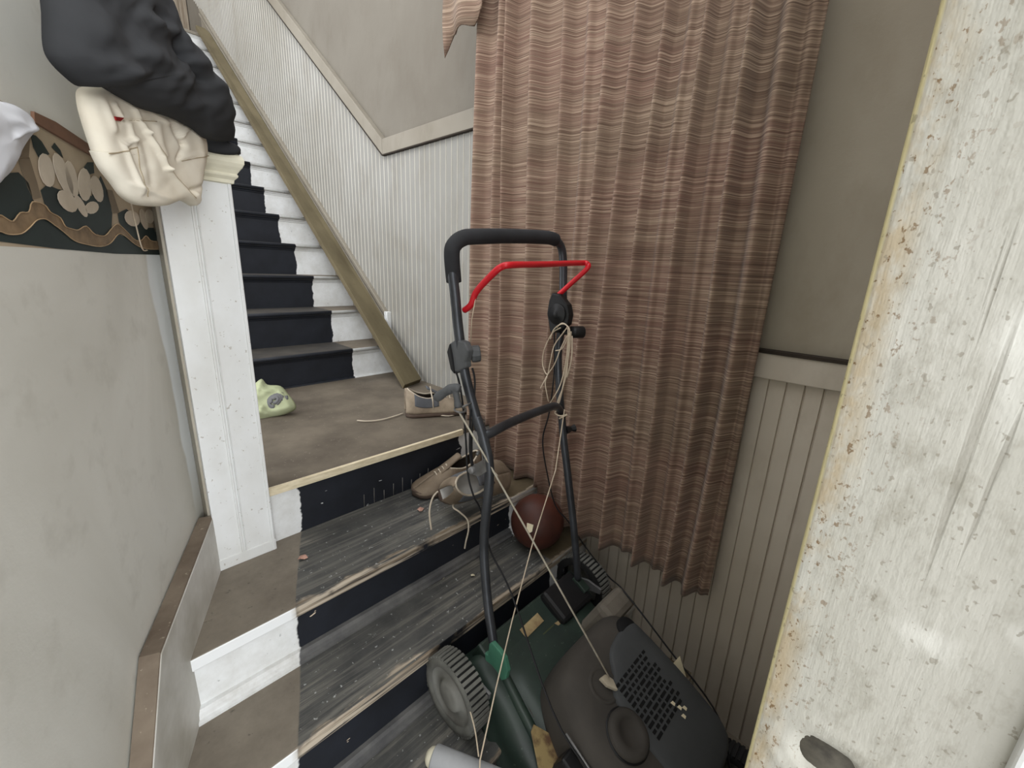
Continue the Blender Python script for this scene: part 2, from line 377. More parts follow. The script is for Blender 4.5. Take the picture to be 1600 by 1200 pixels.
build('beads', bead_strips(1.98, 9.65, zbot, ztop, W, .068), M['bead_highlight'], wu, recalc=False)
struct('wainscot_lower', bead_panel(.03, 1.97, lambda y: zF-.02 if y < y3 else z3-.05, lambda y: -.38, Wl, .0626, GRV), M['bead_low'], 'dull vertical boards under the curtain and right of it', 'wainscot', recalc=False)
x0 = Wl-.05
b = MB().prism([V(x0, .03, -.385), V(x0, 1.62, -.385), V(x0, 1.62, -.279), V(x0, .03, -.279)], (.055, 0, 0))
struct('trim_1', b, M['trim_low'], 'level cap rail above the lower boards right of the curtain', 'trim', bevel=.004)
x0 = W-.05
b = MB().prism([V(x0, 1.98, .925), V(x0, YK, .925), V(x0, YK, 1.048), V(x0, 1.98, 1.048)], (.06, 0, 0))
struct('trim_2', b, M['trim_grey'], 'level cap rail left of the curtain', 'trim', bevel=.004)
b = MB().prism([V(x0-.002, YK, .925), V(x0-.002, 9.6, .925+sl*(9.6-YK)), V(x0-.002, 9.6, 1.07+sl*(9.6-YK)), V(x0-.002, YK, 1.048)], (.06, 0, 0))
struct('trim_3', b, M['trim_grey'], 'raking cap rail climbing above the beaded boards', 'trim', bevel=.004)
GAP_SHADOW = simple('dusty_gap_shadow', (58, 50, 42), (44, 38, 32), 20, .9)  # dark strips paint the shadow lines of the caps; gap dust on trim_1
build('top_gap_shadow', MB().box((Wl-.056, .03, -.281), (Wl-.002, 1.62, -.268)), GAP_SHADOW, bpy.data.objects['trim_1'])
build('top_gap_shadow', MB().box((W-.012, 1.98, 1.046), (W-.002, YK, 1.054)), GAP_SHADOW, bpy.data.objects['trim_2'])
build('low_gap_shadow', MB().box((W-.054, 1.98, .917), (W-.02, YK, .926)), GAP_SHADOW, bpy.data.objects['trim_2'])
build('low_gap_shadow', MB().prism([V(W-.056, YK, .915), V(W-.056, 9.6, .915+sl*(9.6-YK)), V(W-.056, 9.6, .928+sl*(9.6-YK)), V(W-.056, YK, .928)], (.03, 0, 0)), GAP_SHADOW, bpy.data.objects['trim_3'])
# stair skirt on the right wall
YE = 8.75
b = MB().prism([V(W-.045, SK0, zL), V(W-.045, SK0, skz(SK0)), V(W-.045, YE, skz(YE)), V(W-.045, YE, skz(YE)-.9), V(W-.045, 3.9, zL-.0)], (.05, 0, 0))
sk_ = struct('baseboard_right', b, M['trim_grey'], 'raking skirt board along the upper steps at the right wall', 'baseboard')
b = MB(); 
for dz, h, th in ((-.10, .035, .066), (-.052, .048, .058)):
    b.prism([V(W-th, SK0, skz(SK0)+dz), V(W-th, YE, skz(YE)+dz), V(W-th, YE, skz(YE)+dz+h), V(W-th, SK0, skz(SK0)+dz+h)], (.06, 0, 0))
build('moulding', b, M['trim_grey'], sk_, bevel=.006)
b = MB().box((W-.062, SK0-.02, zL), (W, SK0+.035, skz(SK0)+.02)); b.box((W-.075, SK0-.002, zL), (W, SK0+.012, skz(SK0)+.02))
build('end_moulding', b, M['white'], sk_, bevel=.005)
# window behind the curtain
wt = thing('window_1', 'window hidden behind the brown curtain', 'window', (Wl, 1.25, -.2)); wt['kind'] = 'structure'
b = MB()
for (a0, a1, b0, b1) in ((.50, .60, -.1, 2.2), (1.84, 1.95, -.1, 2.2), (.50, 1.95, 2.1, 2.25), (.50, 1.95, -.16, -.08), (.50, 1.95, .95, 1.03), (1.19, 1.25, -.1, 2.2)):
    b.box((Wl-.03, a0, b0), (Wl+.01, a1, b1))
build('window_frame', b, M['trim_grey'], wt, bevel=.004)
build('window_pane', MB().box((Wl-.012, .6, -.09), (Wl-.004, 1.84, 2.1)), M['glass'], wt)
# front wall with the doorway we stand in
b = MB().box((.47, -.16, zF-.1), (Wl, .03, 1.85)); b.box((-1.7, -.16, 1.2), (.47, .03, 1.85)); b.box((-2.2, -.16, zF-.1), (-1.0, .03, 1.85))
struct('wall_front', b, M['wall_grey'], 'wall around the entrance doorway', 'wall')
dj = thing('door_jamb', 'large weathered white door jamb at the right edge', 'door jamb', (.44, -.05, zF))
dj['kind'] = 'structure'
# jamb board: rounded arris, latch mortise sunk into it
ymin, ymax, X0 = -.22, .0325, .4488
cy, cz = -.030, -.463           # mortise centre
def jamb_face():
    mb = MB(); ys = list(np.linspace(ymin, ymax-.006, 60)); zs = list(np.linspace(zF, -.62, 10))+list(np.linspace(-.6, -.30, 60))+list(np.linspace(-.28, 1.2, 20))
    rows = []
    for z in zs:
        row = []
        for y in ys:
            u = (y-cy)/.031; v = (z-cz)/.026; q = (abs(u)**2.6+abs(v)**2.6)**(1/2.6)
            dep = .009*max(0, min(1, (1.05-q)/.35)); lip = -.0016*math.exp(-((q-1.55)/.2)**2)
            row.append(V(X0+dep+lip, y, z))
        for k in range(1, 7):
            a = k/6*math.pi/2; row.append(V(X0+.006*(1-math.cos(a)), ymax-.006+.006*math.sin(a), z))
        row.append(V(.6, ymax, z)); rows.append(row)
    return mb.grid(rows)
build('jamb_board', jamb_face(), M['jamb'], dj, recalc=False)
build('latch_mortise', MB().lathe([(0, 0), (.0245, 0), (.026, -.002)], V(X0+.0078, cy, cz), V(-1, 0, 0), 24), simple('mortise_dark', (92, 88, 78), (60, 57, 51), 60, .9), dj)  # darker disc at the bottom of the mortise
b = MB().box((X0-.012, ymin, zF), (X0+.02, -.125, 1.2))
build('door_stop', b, M['white'], dj, bevel=.003)

# ---- staircase
st = thing('staircase', 'straight wooden staircase painted white with a black centre runner', 'staircase', (1.1, 1.2, zF)); st['kind'] = 'structure'
def tread(yf, yb, z, m, th=.05):
    # board following the splayed left wall
    return MB().prism([V(xl(yf)-.03, yf, z-th), V(Wl, yf, z-th), V(Wl, yb, z-th), V(xl(yb)-.03, yb, z-th)], (0, 0, th))
for yf, yb, z, nm in ((y2, yL+.02, z2, 'b'), (y3, y2+.02, z3, 'c'), (y4, y3+.02, z4, 'd'), (y5, y4+.02, z5, 'e')):
    build('tread', tread(yf, yb, z, None), tread_mat(nm, yf), st, bevel=.006)
for yf, zt, zb, mt in ((y2+.012, z2-.05, z3-.02, 'riser_low'), (y3+.012, z3-.05, z4-.02, 'riser_low'), (y4+.012, z4-.05, z5-.02, 'riser_low'), (y5+.012, z5-.05, zF-.02, 'riser_low')):
    build('riser', MB().box((xl(yf)-.03, yf, zb), (Wl, yf+.03, zt)), M[mt], st)
for yf, z in ((y2, z3), (y3, z4)):
    b = MB(); xa = xl(yf)-.02
    b.prism([V(xa, yf+.014, z), V(xa, yf-.030, z), V(xa, yf-.030, z+.010), V(xa, yf-.018, z+.014), V(xa, yf-.014, z+.030), V(xa, yf-.004, z+.040), V(xa, yf+.014, z+.042)], (Wl-xa, 0, 0))
    build('shoe_moulding', b, M['mould_low'], st)
# landing
build('riser', MB().box((.27, yL+.01, z2-.02), (Wl, yL+.04, zL-.03)), M['riser_land'], st)
build('landing', MB().box((.27, yL+.005, zL-.035), (W, 3.66, zL)), M['landing'], st)
build('edge_strip', MB().box((.44, yL-.008, zL-.036), (1.635, yL+.012, zL+.001)), M['cream_strip'], st, bevel=.002)
# pale nail scratches on the landing riser
SM = simple('bare_scratch', (120, 118, 114), (90, 88, 84), 30, .8)
for i in range(10):
    xx = .95+i*.060; hh = .075+.02*math.sin(i*2.1)
    build('scratch_mark', MB().tube([V(xx, yL+.010, z2+.002), V(xx+.002, yL+.010, z2+hh)], .0022, 5), SM, st)
# upper flight
HU, TU = .2994, .376
def zk(k): return -.726+(k-1)*HU
def yk(k): return 3.54+(k-1)*TU
for k in range(1, 15):
    zb = zL if k == 1 else zk(k-1)
    yf, zt = yk(k), zk(k)
    build('riser', MB().box((.30, yf+.04, zb-.02), (W-.04, yf+.065, zt-.03)), M['riser_up'], st)
    b = MB()
    b.prism([V(.30, yf+.042, zt-.03), V(.30, yf+.016, zt-.03), V(.30, yf+.018, zt-.042), V(.30, yf+.03, zt-.05), V(.30, yf+.034, zt-.062), V(.30, yf+.042, zt-.066)], (W-.04-.30, 0, 0))
    build('cove_moulding', b, M['riser_up'], st)
    if k < 14:
        b = MB().box((.30, yf+.012, zt-.034), (W-.04, yf+TU+.06, zt)); 
        build('tread', b, M['tread_up'], st)
        r = .017; c = V(.30, yf+.017, zt-.017)
        pr = [V(.30, c.y-r*math.sin(a), c.z+r*math.cos(a)) for a in [math.pi*i/8 for i in range(9)]]
        build('nosing', MB().prism(pr, (W-.04-.30, 0, 0), True), M['riser_up'], st)
zT = zk(14)
build('nosing', MB().box((.2, yk(14), zT-.035), (W-.02, yk(14)+.09, zT+.004)), M['trim_grey'], st, bevel=.006)
b = MB().prism([V(.42, 3.612, zL), V(.42, 3.61, zL+.015), V(.42, 3.565, zL+.012), V(.42, 3.56, zL)], (1.68, 0, 0))
build('shoe_moulding', b, M['riser_up'], st)
struct('floor_upper', MB().box((-1.6, yk(14)+.05, zT-.3), (W, 9.75, zT)), M['landing'], 'upstairs hall floor at the head of the stairs', 'floor')
b = MB()
for i in range(34):
    xa = -1.6+i*.11; b.box((xa, 9.62, zT), (xa+.106, 9.66, 7.0))
struct('wall_back', b.box((-1.7, 9.66, zT-.4), (W, 9.74, 7.0)), M['upstairs'], 'boarded wall at the head of the stairs', 'wall')
# open balustrade rising from the newel, mostly hidden by the coats
rl = thing('stair_railing', 'white stair railing climbing behind the newel post under the jacket', 'railing', (.36, 2.3, zL))
b = MB().prism([V(.335, 2.09, .20), V(.335, 2.09, .29), V(.335, 8.3, .29+.796*6.21), V(.335, 8.3, .20+.796*6.21)], (.085, 0, 0))
build('handrail', b, M['black_paint'], rl, bevel=.01)
for k in range(15):
    yb_ = 2.45+k*.376
    zb_ = zL if yb_ < 3.6 else zk(int((yb_-3.54)/TU)+1)
    build('baluster', MB().box((.362, yb_-.018, zb_), (.398, yb_+.018, .21+.796*(yb_-2.09))), M['white'], rl, bevel=.003)

# ---- newel post
nw = thing('newel_post', 'square white newel post with a moulded cream cap, foot of the stairs', 'newel post', (.377, 1.98, z2))
build('shaft', MB().box((.27, 1.905, z2), (.482, 2.11, .30)), M['white'], nw, bevel=.003)
b = MB().box((.3545, 1.898, z2+.05), (.3625, 1.91, .28)); b.box((.3700, 1.8985, z2+.05), (.3735, 1.91, .28))
build('bead', b, M['white'], nw, bevel=.002)
build('corner_bead', MB().box((.474, 1.899, z2), (.486, 1.912, .28)), M['white'], nw, bevel=.003)
build('foot_block', MB().box((.268, 1.90, z2), (.490, 2.0, z2+.052)), M['white'], nw, bevel=.003)
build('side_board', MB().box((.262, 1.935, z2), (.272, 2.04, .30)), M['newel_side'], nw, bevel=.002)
b = MB()
def ring(o, z): return [V(.27-o, 1.905-o, z), V(.482+o, 1.905-o, z), V(.482+o, 2.11+o, z), V(.27-o, 2.11+o, z)]
prof = [(0, .262), (.012, .264), (.014, .276), (.024, .286), (.026, .292), (.022, .296), (.030, .308), (.038, .318), (.044, .330), (.045, .343), (.040, .356), (.030, .362), (0, .363)]
b.grid([ring(o, z) for o, z in prof], smooth=False, wrap=True)
b.add(ring(0, .363), [(0, 1, 2, 3)])
build('cap', b, M['cream'], nw, bevel=.002)
build('cap_plate', MB().box((.235, 1.87, .364), (.522, 2.15, .385)), M['black_paint'], nw, bevel=.004)

# ---- wallpaper border on the left wall: traced artwork lying flat on the wall
bo = thing('wallpaper_border', 'dark green paper border of white tulips with scalloped gold edging', 'wallpaper border', lw(-.4, 0, .054))
def onwall(px, py, off): return at(px, py, p0=P0-NR*off, n=NR)
def flat(pts, lvl, th=.0008):
    off = .0545-lvl*.0008; pp = [onwall(x, y, off) for x, y in pts]; return MB().prism(pp, -NR*th)
def zb(v): return v
DG = simple('border_green', (38, 50, 48), (28, 38, 38), 8, .6); CR = simple('border_cream', (180, 164, 140), (160, 142, 118), 8, .6)
GO = simple('border_gold', (140, 118, 90), (104, 84, 62), 40, .6); GL = simple('border_gold_line', (184, 158, 124), (160, 134, 102), 30, .6)
TU_ = simple('tulip_white', (206, 194, 176), (184, 170, 150), 14, .6); BR = simple('border_brown', (128, 94, 74), (104, 76, 60), 10, .6); ST_ = simple('border_stripe', (126, 112, 92), (108, 94, 76), 10, .6)
# background rectangle of the border in wall coordinates
b = MB().prism([lw(-2.1, .008, .0548), lw(.135, .004, .0548), lw(.135, .245, .0548), lw(-.6, .275, .0548), lw(-2.1, .285, .0548)], -NR*.0008); build('ground', b, CR, bo)
sc = 270/1200
def zq(pts): return [(x*sc, 140+y*sc) for x, y in pts]
build('dark_band', flat(zq([(-250, 1040), (-250, 930), (0, 890), (130, 870), (220, 750), (290, 850), (410, 890), (500, 985), (600, 940), (680, 1010), (780, 970), (840, 1010), (940, 1045), (1010, 1030), (1090, 1060), (1118, 1148), (800, 1140), (400, 1105), (0, 1055)]), 1), DG, bo)
b = MB()
for pts in ([(-40, 640), (60, 580), (130, 575), (200, 650), (225, 740), (205, 830), (150, 870), (60, 905), (0, 880), (-60, 860)],
            [(285, 700), (330, 660), (400, 690), (520, 720), (640, 740), (700, 600), (745, 700), (780, 860), (775, 960), (720, 1010), (660, 1000), (600, 945), (560, 985), (480, 965), (400, 890), (320, 820)],
            [(820, 860), (880, 830), (960, 900), (1000, 960), (1085, 960), (1090, 1060), (1010, 1030), (950, 1045), (880, 1000), (830, 920)],
            [(215, 310), (250, 320), (290, 360), (345, 450), (270, 470), (235, 400)], [(360, 400), (380, 370), (420, 420), (440, 475), (400, 440)], [(585, 540), (610, 505), (650, 505), (655, 580), (620, 590)]):
    pp = flat(zq(pts), 2); b.add(pp.v, pp.f)
build('dark_leaves', b, DG, bo)
b = MB()
for pts in ([(130, 480), (205, 470), (260, 650), (285, 750), (230, 760), (190, 680)], [(140, 470), (210, 270), (215, 265), (200, 480)], [(730, 690), (780, 700), (830, 850), (790, 860)], [(1040, 850), (1090, 850), (1100, 980), (1075, 990)]):
    build('stripe', flat(zq(pts), 2), ST_, bo)
up = [(-250, 880), (-80, 900), (0, 872), (30, 885), (90, 915), (140, 855), (200, 850), (225, 780), (310, 800), (350, 850), (420, 890), (455, 950), (510, 970), (545, 975), (600, 948), (660, 1005), (730, 1015), (780, 960), (820, 935), (880, 985), (940, 1045), (985, 1045), (1015, 1015), (1050, 1050), (1100, 1055)]
dn = [(1110, 1110), (1010, 1105), (940, 1075), (860, 1010), (820, 1005), (770, 1065), (700, 1090), (600, 1075), (520, 1050), (440, 985), (380, 940), (320, 900), (260, 905), (210, 955), (150, 1000), (60, 1005), (0, 985), (-80, 985), (-250, 970)]
build('gold_scallops', flat(zq(up+dn), 3), GO, bo)
b = MB()
for pl in (up, dn): b.tube(smooth([onwall(x, y, .051) for x, y in zq(pl)], 3), .0012, 5)
build('gold_outline', b, GL, bo)
def petal(cx, cy, L, wd, ang, n=14):
    return [(cx+L*math.cos(t)*math.cos(ang)-wd*math.sin(t)*math.sin(ang), cy+L*math.cos(t)*math.sin(ang)+wd*math.sin(t)*math.cos(ang)) for t in [2*math.pi*i/n for i in range(n)]]
for (cx, cy, L, wd, an) in ((325, 560, 120, 52, 1.35), (440, 590, 160, 45, 1.2), (500, 620, 130, 38, 1.35), (590, 660, 115, 46, 1.5), (470, 775, 90, 52, .9), (565, 810, 85, 26, 1.1), (640, 820, 48, 42, -.5), (675, 690, 95, 38, 1.3), (920, 895, 60, 48, .9), (1000, 900, 75, 22, 1.3), (1040, 880, 50, 30, 1.4)):
    build('tulip_petal', flat(zq(petal(cx, cy, L, wd, an)), 4+(cx % 3)*.4), TU_, bo)
# the same pattern carried on along the wall toward the door
def lws(lo, hi, lvl): return MB().prism([lw(a, b_, .0545-lvl*.0008) for a, b_ in lo]+[lw(a, b_, .0545-lvl*.0008) for a, b_ in hi[::-1]], -NR*.0008)
ss = [-2.1+i*.02 for i in range(66)]
wv_ = lambda a: .055+.030*abs(math.sin((a+.8)*math.pi/.34))**.7
build('dark_band', lws([(a, .008) for a in ss], [(a, wv_(a)+.06) for a in ss], 1), DG, bo)
build('gold_scallops', lws([(a, wv_(a)-.012) for a in ss], [(a, wv_(a)+.014+.005*abs(math.sin(a*60))) for a in ss], 3), GO, bo)
for k in range(4):
    s0 = -.98-k*.34
    for (ds, dz, L, wd, an) in ((-.05, .17, .05, .022, 1.3), (0, .155, .055, .02, 1.6), (.05, .165, .05, .022, 1.8), (.0, .105, .05, .018, .3), (-.04, .115, .035, .016, 2.6)):
        build('tulip_petal', MB().prism([lw(s0+ds+L*math.cos(t)*math.cos(an)-wd*math.sin(t)*math.sin(an), dz+L*math.cos(t)*math.sin(an)+wd*math.sin(t)*math.cos(an), .0545-.0034-.0002*(ds > 0)) for t in [2*math.pi*i/14 for i in range(14)]], -NR*.0008), TU_, bo)
b = MB()
b.prism([lw(-.535, .262, .0535), lw(-.07, .232, .0535), lw(-.07, .252, .053), lw(-.26, .268, .0525), lw(-.45, .285, .0525), lw(-.53, .283, .053)], NR*.006)
build('curled_edge', b, BR, bo)

# ---- the long plank lying up the steps
pA, pT = V(1.845, 2.985, zL+.003), V(1.915, 8.30, 3.125)
dirp = (pT-pA).normalized(); nrm = V(0, -dirp.z, dirp.y)
b = MB(); b.prism([pA, pA+V(.225, .085, .0), pT+V(.165, .0, .0), pT+V(.13, .09, .07), pT+V(.02, .09, .07)], nrm*.05)
pk = build('wooden_plank', b, M['plank'], bevel=.004)
tag(pk, 'long brown unpainted plank lying up the steps against the right skirt', 'plank')

# ================================================================== CURTAIN
XC = 1.875
ridges = [(2.07, 1.1, .034), (1.92, .8, .022), (1.816, 1.25, .014), (1.633, 1.2, .030), (1.468, .9, .022), (1.36, .4, .018), (1.245, .9, .024), (1.105, 1.1, .026), (.957, 1.2, .020), (.86, .3, .015),
          (.768, 1.25, .017), (.68, .3, .015), (.594, 1.4, .020), (.49, 1.0, .026), (.43, .3, .014)]
def fold(y, z):
    y = y+.014*math.sin(1.7*z+y*5)
    v = 0
    for yr, a, wd in ridges:
        d = abs(y-yr)/wd
        v += a*(.85*math.exp(-d**2.4)+.18*math.exp(-abs(y-yr)/.05))*(1+.12*math.sin(z*1.1+yr*31))
    fl = 1+.25*max(0, -(z+.2))
    return -.064*v*fl+.012*math.sin(6*y+1.3*z)
def hem(y):
    lim = -1.425+.012*math.sin(9*y)
    if y > yL-.06: return zL+.01
    if y > y2-.02:
        return z2+.012+.03*max(0, (y-1.7))
    return lim
def curtain_rows(y0, y1, ny, ztop_):
    rows = []
    ys = np.linspace(y1, y0, ny)
    nz = 70
    for i in range(nz+1):
        f = i/nz; row = []
        for y in ys:
            z = ztop_+(hem(y)-ztop_)*f
            spread = .02*f*math.sin(y*3)
            row.append(V(XC+fold(y, z)-.02*max(0, -z-.6), y+spread, z))
        rows.append(row)
    return rows
ct = thing('curtain', 'long brown striped woven curtain over the window on the right wall', 'curtain', (XC, 1.27, -1.42))
build('curtain_panel', MB().grid(curtain_rows(.405, 2.15, 420, 2.35)), M['curtain'], ct, solid=.004, recalc=False)
b = MB().tube([V(XC, .3, 2.36), V(XC, 2.35, 2.36)], .02, 12)
build('curtain_rod', b, M['steel'], ct)
# swag valance end at the top left
va = MB(); rows = []
for i in range(13):
    f = i/12; row = []
    for j in range(15):
        g = j/14; y = 2.27-.30*g; zb_ = 1.268+.006*math.sin(g*14)+(.5*(g-.8) if g > .8 else 0)
        if g < .18: zb_ = 1.17+.54*g
        z = zb_+(2.2-zb_)*f
        row.append(V(1.74+.03*g-.02*math.sin(f*9+g*2)*(1-f)+.02*math.sin(g*9), y, z))
    rows.append(row)
vo = build('curtain_valance', va.grid(rows), M['curtain'], solid=.008, recalc=False)
tag(vo, 'short folded valance of the same brown fabric at the top left of the curtain', 'valance')

# ================================================================== LAWN MOWER
T = math.radians(26.4); MO = V(1.28, 1.02, -1.645); MBv = V(0, -math.cos(T), -math.sin(T)); MC = V(0, -math.sin(T), math.cos(T))
def mf(a, b_, c): return MO+V(a, 0, 0)+MBv*b_+MC*c
def mfv(p): return mf(p.x, p.y, p.z)
mw = thing('lawn_mower', 'old dark green push lawn mower with black folding handle and red bail bar', 'lawn mower', (1.28, 1.02, z4))
# deck: stamped steel shell
def deck():
    mb = MB(); rings = []
    outline = [(-.36, -.04), (-.20, -.06), (.20, -.06), (.36, -.04), (.375, .15), (.40, .35), (.40, .60), (.36, .82), (.22, .97), (0, 1.01), (-.22, .97), (-.36, .82), (-.41, .60), (-.41, .35), (-.375, .15)]
    ol = smooth([V(a, b_, 0) for a, b_ in outline], 4, True)
    cen = V(0, .46, 0)
    for sc_, c in ((1.05, -.075), (1.05, -.06), (1.0, -.05), (.985, .0), (.955, .045), (.90, .065), (.80, .072), (.72, .075), (.66, .09), (.60, .10), (.3, .10), (.01, .10)):
        rings.append([mf(cen.x+(p.x-cen.x)*sc_, cen.y+(p.y-cen.y)*sc_, c) for p in ol])
    return mb.grid(rings, wrap=True)
dk = build('deck', deck(), M['grn_deck'], mw, solid=.006)
build('deck_ridge', MB().tube(smooth([mf(-.27, .05, .07), mf(-.30, .25, .075), mf(-.33, .50, .075), mf(-.29, .74, .07), mf(-.1, .89, .07)], 8), .022, 10), M['grn_deck'], mw)
build('deck_rear_panel', MB().box((-.30, -.075, -.03), (.30, .05, .072), mfv), M['grn_deck'], mw, bevel=.012)
def sticker(a, b_, w_, h_, rot, m, name='sticker', c=.076):
    ca, sa = math.cos(rot), math.sin(rot)
    q = [(-w_/2, -h_/2), (w_/2, -h_/2), (w_/2, h_/2), (-w_/2, h_/2)]
    return build(name, MB().prism([mf(a+x*ca-y*sa, b_+x*sa+y*ca, c) for x, y in q], MC*.002), m, mw)
sticker(-.03, .008, .13, .045, -.05, M['sticker'])
sticker(.03, .09, .08, .05, 0, simple('green_sticker', (74, 80, 50), (56, 62, 44), 20, .6), c=.075)
q = MB().prism([mf(.075, .065, .076), mf(.11, .07, .076), mf(.09, .095, .076)], MC*.002); build('warning_triangle', q, M['sticker'], mw)
sk2 = sticker(-.225, .20, .08, .13, .12, M['sticker_dark'], c=.078)
b = MB()
for i in range(5): b.box((-.25, .155+i*.018, .0805), (-.25+.03+.012*(i % 3), .160+i*.018, .0812), mfv)
build('sticker_print', b, M['sticker_line'], mw)
# yellow rusty guard plate at the lower left
pl = [(-.335, .285), (-.31, .275), (-.20, .47), (-.16, .60), (-.40, .60), (-.415, .43)]
yp = build('warning_plate', MB().prism([mf(a, b_, .115) for a, b_ in pl], MC*.006), M['yellow'], mw, bevel=.002)
b = MB().lathe([(0, .003), (.028, .003), (.032, 0)], mf(-.335, .44, .121), MC, 20); build('hole', b, M['vent'], mw)
b = MB(); 
for i in range(4): b.box((-.35+.01*i, .42, .125), (-.347+.01*i, .46, .1265), mfv)
build('hole_ribs', b, M['yellow'], mw)
# wheels
def wheel(a, bb, rr=.155, wd=.085, side=-1, mt='tyre'):
    c = mf(a, bb, 0); ax = V(side, 0, 0)
    hw = wd/2
    ty = MB().lathe([(rr*.72, -hw*.9), (rr*.93, -hw*.95), (rr, -hw*.7), (rr, hw*.7), (rr*.93, hw*.98), (rr*.80, hw), (rr*.74, hw*.8)], c, ax, 40)
    t_ = build('wheel', ty, M['groove'], mw)
    g = MB(); n = 44
    for i in range(n):
        th = 2*math.pi*i/n; u = V(0, math.cos(th), math.sin(th)); t = V(0, -math.sin(th), math.cos(th)); h = rr*math.pi/n*.62
        vs = []
        for xx in (-hw*.92, hw*.92):
            for rad in (rr*.97, rr*1.025):
                for ss in (-h, h): vs.append(c+ax*xx+u*rad+t*ss)
        g.add(vs, [(0, 1, 3, 2), (4, 6, 7, 5), (0, 4, 5, 1), (2, 3, 7, 6), (0, 2, 6, 4), (1, 5, 7, 3)])
    build('tread_ribs', g, M[mt], t_, bevel=.0015)
    sd = MB().lathe([(rr*.74, hw*.8), (rr*.80, hw*1.01), (rr*.93, hw*1.0), (rr*.985, hw*.85)], c, ax, 40); build('sidewall', sd, M['tyre'], t_)
    hb = MB().lathe([(rr*.78, hw*.85), (rr*.76, hw*.62), (rr*.60, hw*.45), (rr*.42, hw*.55), (rr*.38, hw*.9), (rr*.30, hw*1.02), (0.0, hw*1.05)], c, ax, 36)
    build('hub', hb, M['hub'], t_)
wheel(-.445, 0); wheel(.445, 0, side=1); wheel(-.42, .98, .135, mt='plastic_black'); wheel(.40, .98, .135, side=1, mt='plastic_black')
for a in (-.39, .39):
    s_ = 1 if a > 0 else -1
    build('height_lever', MB().prism([mf(a, -.06, .02), mf(a, .02, .10), mf(a, .10, .13), mf(a, .11, .10), mf(a, .05, .05), mf(a, .02, -.03)], V(.012*s_, 0, 0)), M['steel'], mw, bevel=.002)
    build('axle_bracket', MB().prism([mf(a*.95, -.08, -.06), mf(a*.95, .09, -.06), mf(a*.95, .09, .05), mf(a*.95, -.02, .07), mf(a*.95, -.08, .04)], V(.02*s_, 0, 0)), M['grn_deck'], mw, bevel=.003)
# torn green bracket where the left tube meets the deck
b = MB(); pts = [(764, 1006), (768, 1004), (780, 1018), (788, 1030), (793, 1050), (790, 1062), (783, 1064), (776, 1050), (768, 1040), (758, 1032), (757, 1020), (762, 1024)]
b.prism([at(x, y, x=.935) for x, y in pts], V(.02, 0, 0)); build('handle_bracket', b, M['grn_light'], mw, bevel=.004)
b = MB().box((.30, -.03, .03), (.345, .06, .13), mfv); build('handle_bracket', b, M['grn_deck'], mw, bevel=.004)
# engine: recoil housing (dusty) and grille cover
def loft(poly0, lv, cx=0, cy_=0):
    rings = []
    for s_, c in lv: rings.append([mf(cx+(p.x-cx)*s_, cy_+(p.y-cy_)*s_, c) for p in poly0])
    return rings
co = smooth([V(a, b_, 0) for a, b_ in ((-.25, .27), (-.16, .20), (.10, .185), (.22, .22), (.255, .40), (.245, .62), (.20, .78), (.02, .84), (-.12, .80), (-.27, .62), (-.31, .45))], 5, True)
b = MB().grid(loft(co, [(.95, .07), (1.0, .12), (1.0, .22), (.985, .27), (.94, .305), (.86, .325), (.7, .335), (.02, .335)], -.02, .5), wrap=True)
en = build('engine_housing', b, M['cowl_dirt'], mw)
gc = smooth([V(a, b_, 0) for a, b_ in ((.03, .29), (.19, .28), (.225, .34), (.235, .62), (.20, .77), (.03, .79), (-.09, .74), (-.115, .60), (-.11, .42), (-.05, .36))], 5, True)
b = MB().grid(loft(gc, [(1.04, .26), (1.03, .325), (1.0, .342), (.95, .35), (.7, .351), (.02, .351)], .06, .52), wrap=True)
build('engine_cover', b, M['cowl'], mw)
b = MB(); random.seed(7)
for j in range(11):
    x = -.075
    bb = .385+j*.0195
    while x < .135:
        L = random.choice((.014, .016, .018, .024, .034)); x2_ = min(x+L, .15)
        b.box((x, bb-.0055, .349), (x2_, bb+.0055, .3535), mfv); x = x2_+.010
build('vent_slots', b, M['vent'], mw, bevel=.001)
build('fuel_filler', MB().lathe([(.052, -.04), (.05, -.005), (.042, 0), (0, 0)], mf(.17, .29, .345), MC, 24), M['vent'], mw)
build('recoil_pulley', MB().lathe([(.065, -.002), (.06, .004), (.052, .003), (.046, -.002), (0, -.002)], mf(-.105, .35, .336), MC, 32), M['cowl_dirt'], mw)
b = MB().prism([mf(-.115, .325, .34), mf(-.085, .33, .34), mf(-.072, .36, .34), mf(-.085, .395, .34), mf(-.11, .36, .34)], MC*.02); build('pulley_key', b, simple('pale_key', (188, 178, 158), (150, 140, 122), 20, .7), mw, bevel=.004)
cap = build('fuel_cap', MB().lathe([(.078, -.01), (.078, .016), (.070, .024), (.045, .026), (.042, .020), (0, .020)], mf(-.155, .50, .335), MC, 36), M['cowl_dirt'], mw)
build('cap_rim', MB().lathe([(.084, 0), (.084, .003), (.078, .003)], mf(-.155, .50, .335), MC, 36), M['plastic_black'], mw)
build('muffler_guard', MB().box((-.36, .40, .15), (-.30, .66, .24), mfv), M['plastic_black'], mw, bevel=.01)
build('linkage_rod', MB().tube([mf(-.31, .36, .27), mf(-.315, .50, .275), mf(-.29, .66, .27)], .005, 8), M['steel'], mw)
build('fuel_line', MB().tube(smooth([mf(-.15, .62, .28), mf(-.14, .72, .31), mf(-.2, .80, .27), mf(-.22, .9, .16)], 6), .018, 10), M['plastic_black'], mw)
b = MB(); 
